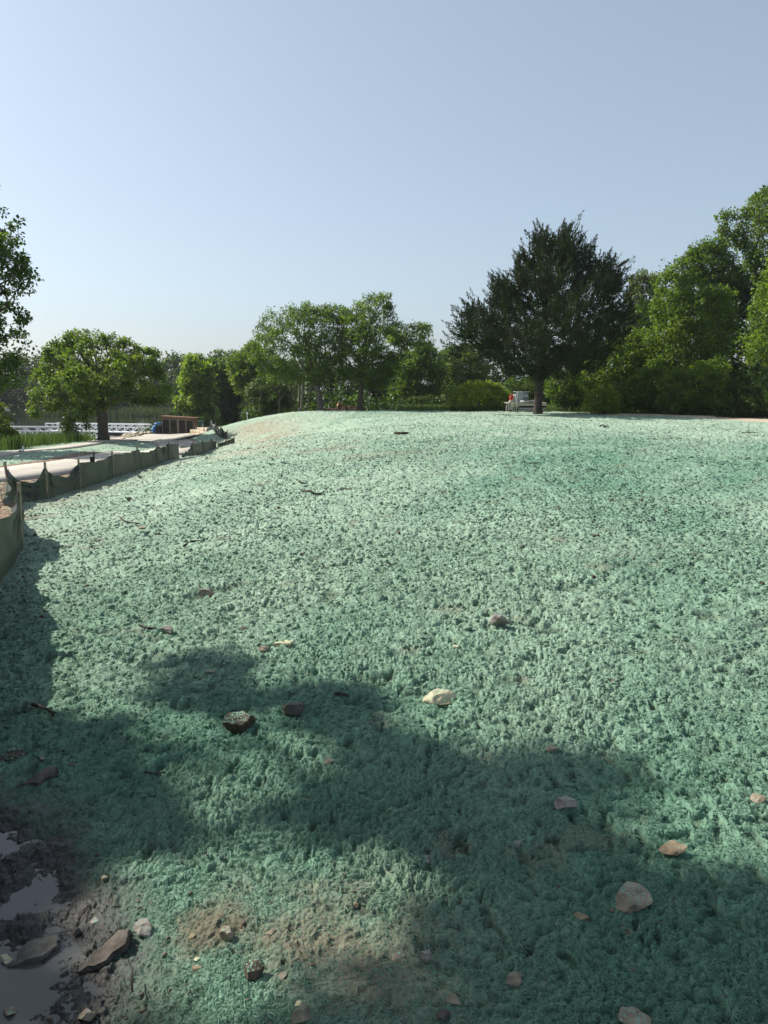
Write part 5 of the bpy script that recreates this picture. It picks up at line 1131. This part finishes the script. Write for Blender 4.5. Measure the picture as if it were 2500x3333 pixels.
# ------------------------------------------------------------------ loose fibres of the mulch, crumbs of soil and shore stones
def fibres(N, seed):
    rng = np.random.default_rng(seed)
    th_ = np.radians(rng.uniform(-31, 31, N)); r = np.exp(rng.uniform(math.log(1.35), math.log(8.0), N))
    # gather into tufts
    tuft = rng.integers(0, N // 9, N); thc = np.radians(rng.uniform(-31, 31, N // 9)); rc = np.exp(rng.uniform(math.log(1.35), math.log(8.0), N // 9))
    x = rc[tuft] * np.sin(thc[tuft]) + rng.normal(size=N) * 0.020 * (0.6 + rc[tuft] / 4); y = rc[tuft] * np.cos(thc[tuft]) + rng.normal(size=N) * 0.020 * (0.6 + rc[tuft] / 4)
    r = np.hypot(x, y)
    mk_ = masks(x, y, r); cv = fbm(x, y, 0.45, 5, 71, 0.62)
    nt_ = sstep(0.55, -0.35, poly_sd(x, y, BARE))
    keep = rng.uniform(0, 1, N) < np.clip(1 - 0.85 * nt_ * sstep(-0.3, 0.35, cv), 0, 1) * (1 - 0.7 * sstep(0.35, 0.62, cv)) * sstep(0.02, 0.40, mk_['puddle'] + 0.24 * cv) * (1 - 0.95 * sstep(0.1, -0.1, mk_['gravel']))
    x, y, r, tuft = x[keep], y[keep], r[keep], tuft[keep]; n = len(x)
    z = z_full(x, y)
    ta = rng.uniform(0, 2 * math.pi, N // 9); a = ta[tuft] + rng.normal(size=n) * 0.9
    el = np.clip(rng.normal(0.10, 0.24, n), -0.3, 0.7)
    Dr = np.stack([np.cos(a) * np.cos(el), np.sin(a) * np.cos(el), np.sin(el)], -1)
    S = np.stack([-np.sin(a), np.cos(a), 0 * a], -1)
    k = np.maximum(1.0, (r / 2.6) ** 0.6)
    L = rng.uniform(0.006, 0.020, n) * k ** 0.2; W = rng.uniform(0.0006, 0.0014, n) * k
    P = np.stack([x, y, z + 0.002], -1)
    bend = rng.normal(size=n) * 0.35
    mid = P + Dr * (L * 0.5)[:, None] + S * (L * bend * 0.35)[:, None]
    tip = P + Dr * L[:, None] + S * (L * bend)[:, None] - np.array([0, 0, 1]) * (L * 0.28)[:, None]
    Wn = (S * 0.75 + np.array([0, 0, 0.66])) ; w = W[:, None]
    V = np.stack([P - Wn * w, P + Wn * w, mid + Wn * w, mid - Wn * w, tip + Wn * w * 0.5, tip - Wn * w * 0.5], 1).reshape(-1, 3)
    b = np.arange(n)[:, None] * 6; Q = np.concatenate([b + np.array([[0, 1, 2, 3]]), b + np.array([[3, 2, 4, 5]])], 0)
    c = mulch_color(x, y) * rng.uniform(0.75, 1.35, n)[:, None] * np.array([1.0, 1.04, 1.02])
    return mesh_np('mulch_fibres', V, Q, M['fibre'], colors=np.repeat(c, 6, 0))
M['fibre'] = mat_attr('fibre', 0.8, 0.15, 0.25, tint=(1.1, 1.2, 1.1))
tag(fibres(430000, 21), 'loose green fibres of the sprayed seed mulch on the near slope', 'mulch', kind='stuff')
def clods(N, seed):
    """crumbly clumps of mulch over small clods of soil"""
    rng = np.random.default_rng(seed)
    t_ = np.radians(rng.uniform(-31, 31, N)); r = np.exp(rng.uniform(math.log(2.6), math.log(55), N)); x = r * np.sin(t_); y = r * np.cos(t_)
    mk_ = masks(x, y, r); keep = (mk_['puddle'] > 0.22) & (mk_['gravel'] > 0.05) & (mk_['path'] > 0.3) & (mk_['road'] > 0.3) & (mk_['back'] > 0) & (fbm(x, y, 1.7, 3, 96) + rng.uniform(-0.7, 0.7, N) > -0.2) & (rng.uniform(0, 1, N) < sstep(2.2, 7.0, r))
    x, y, r = x[keep], y[keep], r[keep]; n = len(x); z = z_full(x, y)
    sz = 0.0056 * np.exp(rng.normal(0, 0.40, n)) * (r / 4.0) ** 0.42; sz = np.minimum(sz, 0.03)
    bm_ = bmesh.new(); bmesh.ops.create_icosphere(bm_, subdivisions=1, radius=1.0); U = np.array([v.co for v in bm_.verts]); T = np.array([[v.index for v in f.verts] for f in bm_.faces]); bm_.free()
    V = U[None] * (1 + rng.uniform(-0.5, 0.6, (n, len(U), 1))) * (sz[:, None] * rng.uniform(0.65, 1.35, (n, 3)))[:, None, :] * np.array([1, 1, 0.8]) + np.stack([x, y, z + sz * 0.25], -1)[:, None, :]
    Q = (T[None] + (np.arange(n) * len(U))[:, None, None]).reshape(-1, 3)
    c = mulch_color(x, y) * rng.uniform(0.8, 1.12, n)[:, None]; br = (rng.uniform(0, 1, n) < 0.03) & (r > 6); c[br] = np.array([0.12, 0.09, 0.065]) * rng.uniform(0.5, 1.3, br.sum())[:, None]
    return mesh_np('mulch_clods', V.reshape(-1, 3), Q, M['fibre'], colors=np.repeat(c, len(U), 0))
tag(clods(190000, 41), 'crumbly little clods of green mulch all over the slope', 'mulch', kind='stuff')
def crumbs(name, xy, smin, smax, mat, seed, label, cat, zoff=0.3):
    rng = np.random.default_rng(seed); n = len(xy); z = z_full(xy[:, 0], xy[:, 1])
    bm_ = bmesh.new(); bmesh.ops.create_icosphere(bm_, subdivisions=1, radius=1.0); U = np.array([v.co for v in bm_.verts]); T = np.array([[v.index for v in f.verts] for f in bm_.faces]); bm_.free()
    s = smin * (smax / smin) ** (rng.uniform(0, 1, n) ** 2.2)
    V = U[None] * (1 + rng.uniform(-0.35, 0.35, (n, len(U), 1))) * (s[:, None] * rng.uniform(0.6, 1.3, (n, 3)))[:, None, :] * np.array([1, 1, 0.7]) + np.stack([xy[:, 0], xy[:, 1], z + s * zoff], -1)[:, None, :]
    Q = (T[None] + (np.arange(n) * len(U))[:, None, None]).reshape(-1, 3)
    o = mesh_np(name, V.reshape(-1, 3), Q, mat); return tag(o, label, cat, kind='stuff')
near = scatter(gxy([(150, 2600), (700, 2750), (1500, 2800), (2480, 2900), (2480, 3330), (300, 3330), (200, 3000)]), 350, 31)
crumbs('soil_crumbs', near, 0.002, 0.008, M['grit'], 32, 'brown soil crumbs and grit among the mulch', 'soil')
mudxy = scatter([(-1.9, 1.2), (-0.6, 1.2), (-0.55, 1.9), (-0.75, 2.3), (-1.1, 2.7), (-1.7, 3.2), (-1.9, 2.8)], 700, 33)
crumbs('mud_crumbs', mudxy, 0.002, 0.009, M['grit'], 34, 'wet mud lumps round the puddle', 'mud')
gv = scatter([(-6.6, 12.0), (-7.5, 15.0), (-7.6, 19), (-9.2, 20), (-10.5, 17), (-9.2, 12)], 5000, 35)
crumbs('gravel', gv, 0.012, 0.05, M['limestone'], 36, 'brown gravel border behind the silt fence', 'gravel')
rr1 = np.concatenate([scatter([tuple(at(*q)[:2]) for q in [(265, 1446, 57), (330, 1440, 57), (332, 1434, 61), (290, 1436, 61)]], 220, 37), scatter([tuple(at(*q)[:2]) for q in [(400, 1422, 66), (490, 1412, 72), (490, 1409, 76), (400, 1418, 70)]], 300, 38)])
crumbs('riprap', rr1, 0.08, 0.28, M['limestone'], 39, 'pale riprap stones along the shore by the oak', 'riprap', 0.2)

# ------------------------------------------------------------------ the tree outside the frame that shades the foreground
def shade_tree():
    rng = np.random.default_rng(77)
    dark = [(0, 2345), (150, 2330), (330, 2345), (420, 2300), (430, 2160), (560, 2130), (680, 2100), (820, 2110), (840, 2180), (800, 2230), (940, 2225), (1040, 2240), (1210, 2230), (1260, 2260), (1290, 2370), (1400, 2400), (1530, 2420), (1700, 2475), (1820, 2450), (1930, 2430), (2040, 2440), (2160, 2490), (2080, 2560), (1960, 2640), (1985, 2705), (2070, 2725), (2135, 2790), (2280, 2835), (2500, 2862), (2500, 3333), (0, 3333)]
    lit = [([(420, 2290), (640, 2290), (660, 2345), (440, 2345)], 0.75), ([(655, 2400), (900, 2385), (955, 2450), (940, 2520), (820, 2580), (700, 2560), (640, 2490)], 0.97), ([(965, 2515), (1030, 2515), (1030, 2590), (960, 2585)], 0.8),
           ([(1170, 2505), (1400, 2540), (1390, 2580), (1180, 2550)], 0.5), ([(420, 2900), (560, 2860), (700, 2820), (960, 2850), (1150, 2870), (1260, 2940), (1240, 3040), (1020, 3060), (900, 3130), (880, 3190), (700, 3200), (500, 3110), (380, 2990)], 0.98),
           ([(60, 2450), (150, 2440), (160, 2520), (60, 2530)], 0.7), ([(420, 2160), (660, 2170), (660, 2290), (430, 2290)], 0.55), ([(1220, 3050), (1330, 3060), (1340, 3130), (1240, 3120)], 0.6), ([(0, 2560), (60, 2560), (150, 2700), (300, 3000), (380, 3333), (0, 3333)], 0.45), ([(380, 3200), (900, 3200), (900, 3333), (380, 3333)], 0.3)]
    dark_w = gxy(dark[:-2]) + [(4.5, 2.2), (4.5, -1.5), (1.0, -2.0), (-2.5, 0.2), (-2.6, 3.2)]
    lit_w = [(gxy([(min(max(u, -100), 2600), min(v, 3333)) for u, v in P]), p) for P, p in lit]
    lo = np.min(dark_w, 0); hi = np.max(dark_w, 0)
    q = rng.uniform(lo, hi, (30000, 2)); q = q[poly_sd(q[:, 0], q[:, 1], dark_w) < -0.10]
    sel = []; grid = set()                   # even spacing of the sprays
    for x, y in q:
        g = (int(math.floor(x / 0.13)), int(math.floor(y / 0.13)))
        if g not in grid: grid.add(g); sel.append((x, y))
    q = np.array(sel); pr = rng.uniform(0, 1, len(q)); keep = np.ones(len(q), bool)
    for P, p in lit_w: keep &= ~((poly_sd(q[:, 0], q[:, 1], P) < (0.24 if p > 0.8 else 0.05)) & (pr < p))
    q = q[keep]
    zb = z_soft(q[:, 0], q[:, 1]); hgt = 6.3 + 2.8 * (0.5 + 0.5 * fbm(q[:, 0], q[:, 1], 1.6, 2, 5)) + rng.uniform(-0.5, 0.5, len(q))
    tips = np.stack([q[:, 0], q[:, 1], zb], -1) + TO_SUN[None] * (hgt / TO_SUN[2])[:, None]
    b = np.array([-9.4, 0.2, 0.0]); b[2] = float(z_soft(b[0], b[1])) - 0.1
    trunk = [np.array([0.25 * math.sin(2 * f), 0.1 * math.sin(3 * f), 5.4 * f]) for f in np.linspace(0, 1, 12)]
    tree_obj('shade_tree', b, trunk, tips - b, 78, G_MID, 'tall broadleaf tree standing left of the camera and shading the foreground', leaf=(0.11, 0.085), per=36, blob=0.14, r_base=0.3, r_tip=0.004, path_w=0.3)
shade_tree()

# ------------------------------------------------------------------ thin summer haze in the air
hm = bpy.data.materials.new('haze'); hm.use_nodes = True; hn = hm.node_tree.nodes
hn.remove(hn['Principled BSDF']); pvn = hn.new('ShaderNodeVolumePrincipled'); pvn.inputs['Density'].default_value = 0.0002; pvn.inputs['Color'].default_value = (0.86, 0.93, 1.0, 1); pvn.inputs['Anisotropy'].default_value = 0.2
hm.node_tree.links.new(pvn.outputs[0], hn['Material Output'].inputs['Volume'])
m = MB(); m.box((0, 100, 10), (1300, 1000, 34)); o = m.build('haze', hm); tag(o, 'thin pale summer haze in the air', 'haze', kind='stuff')
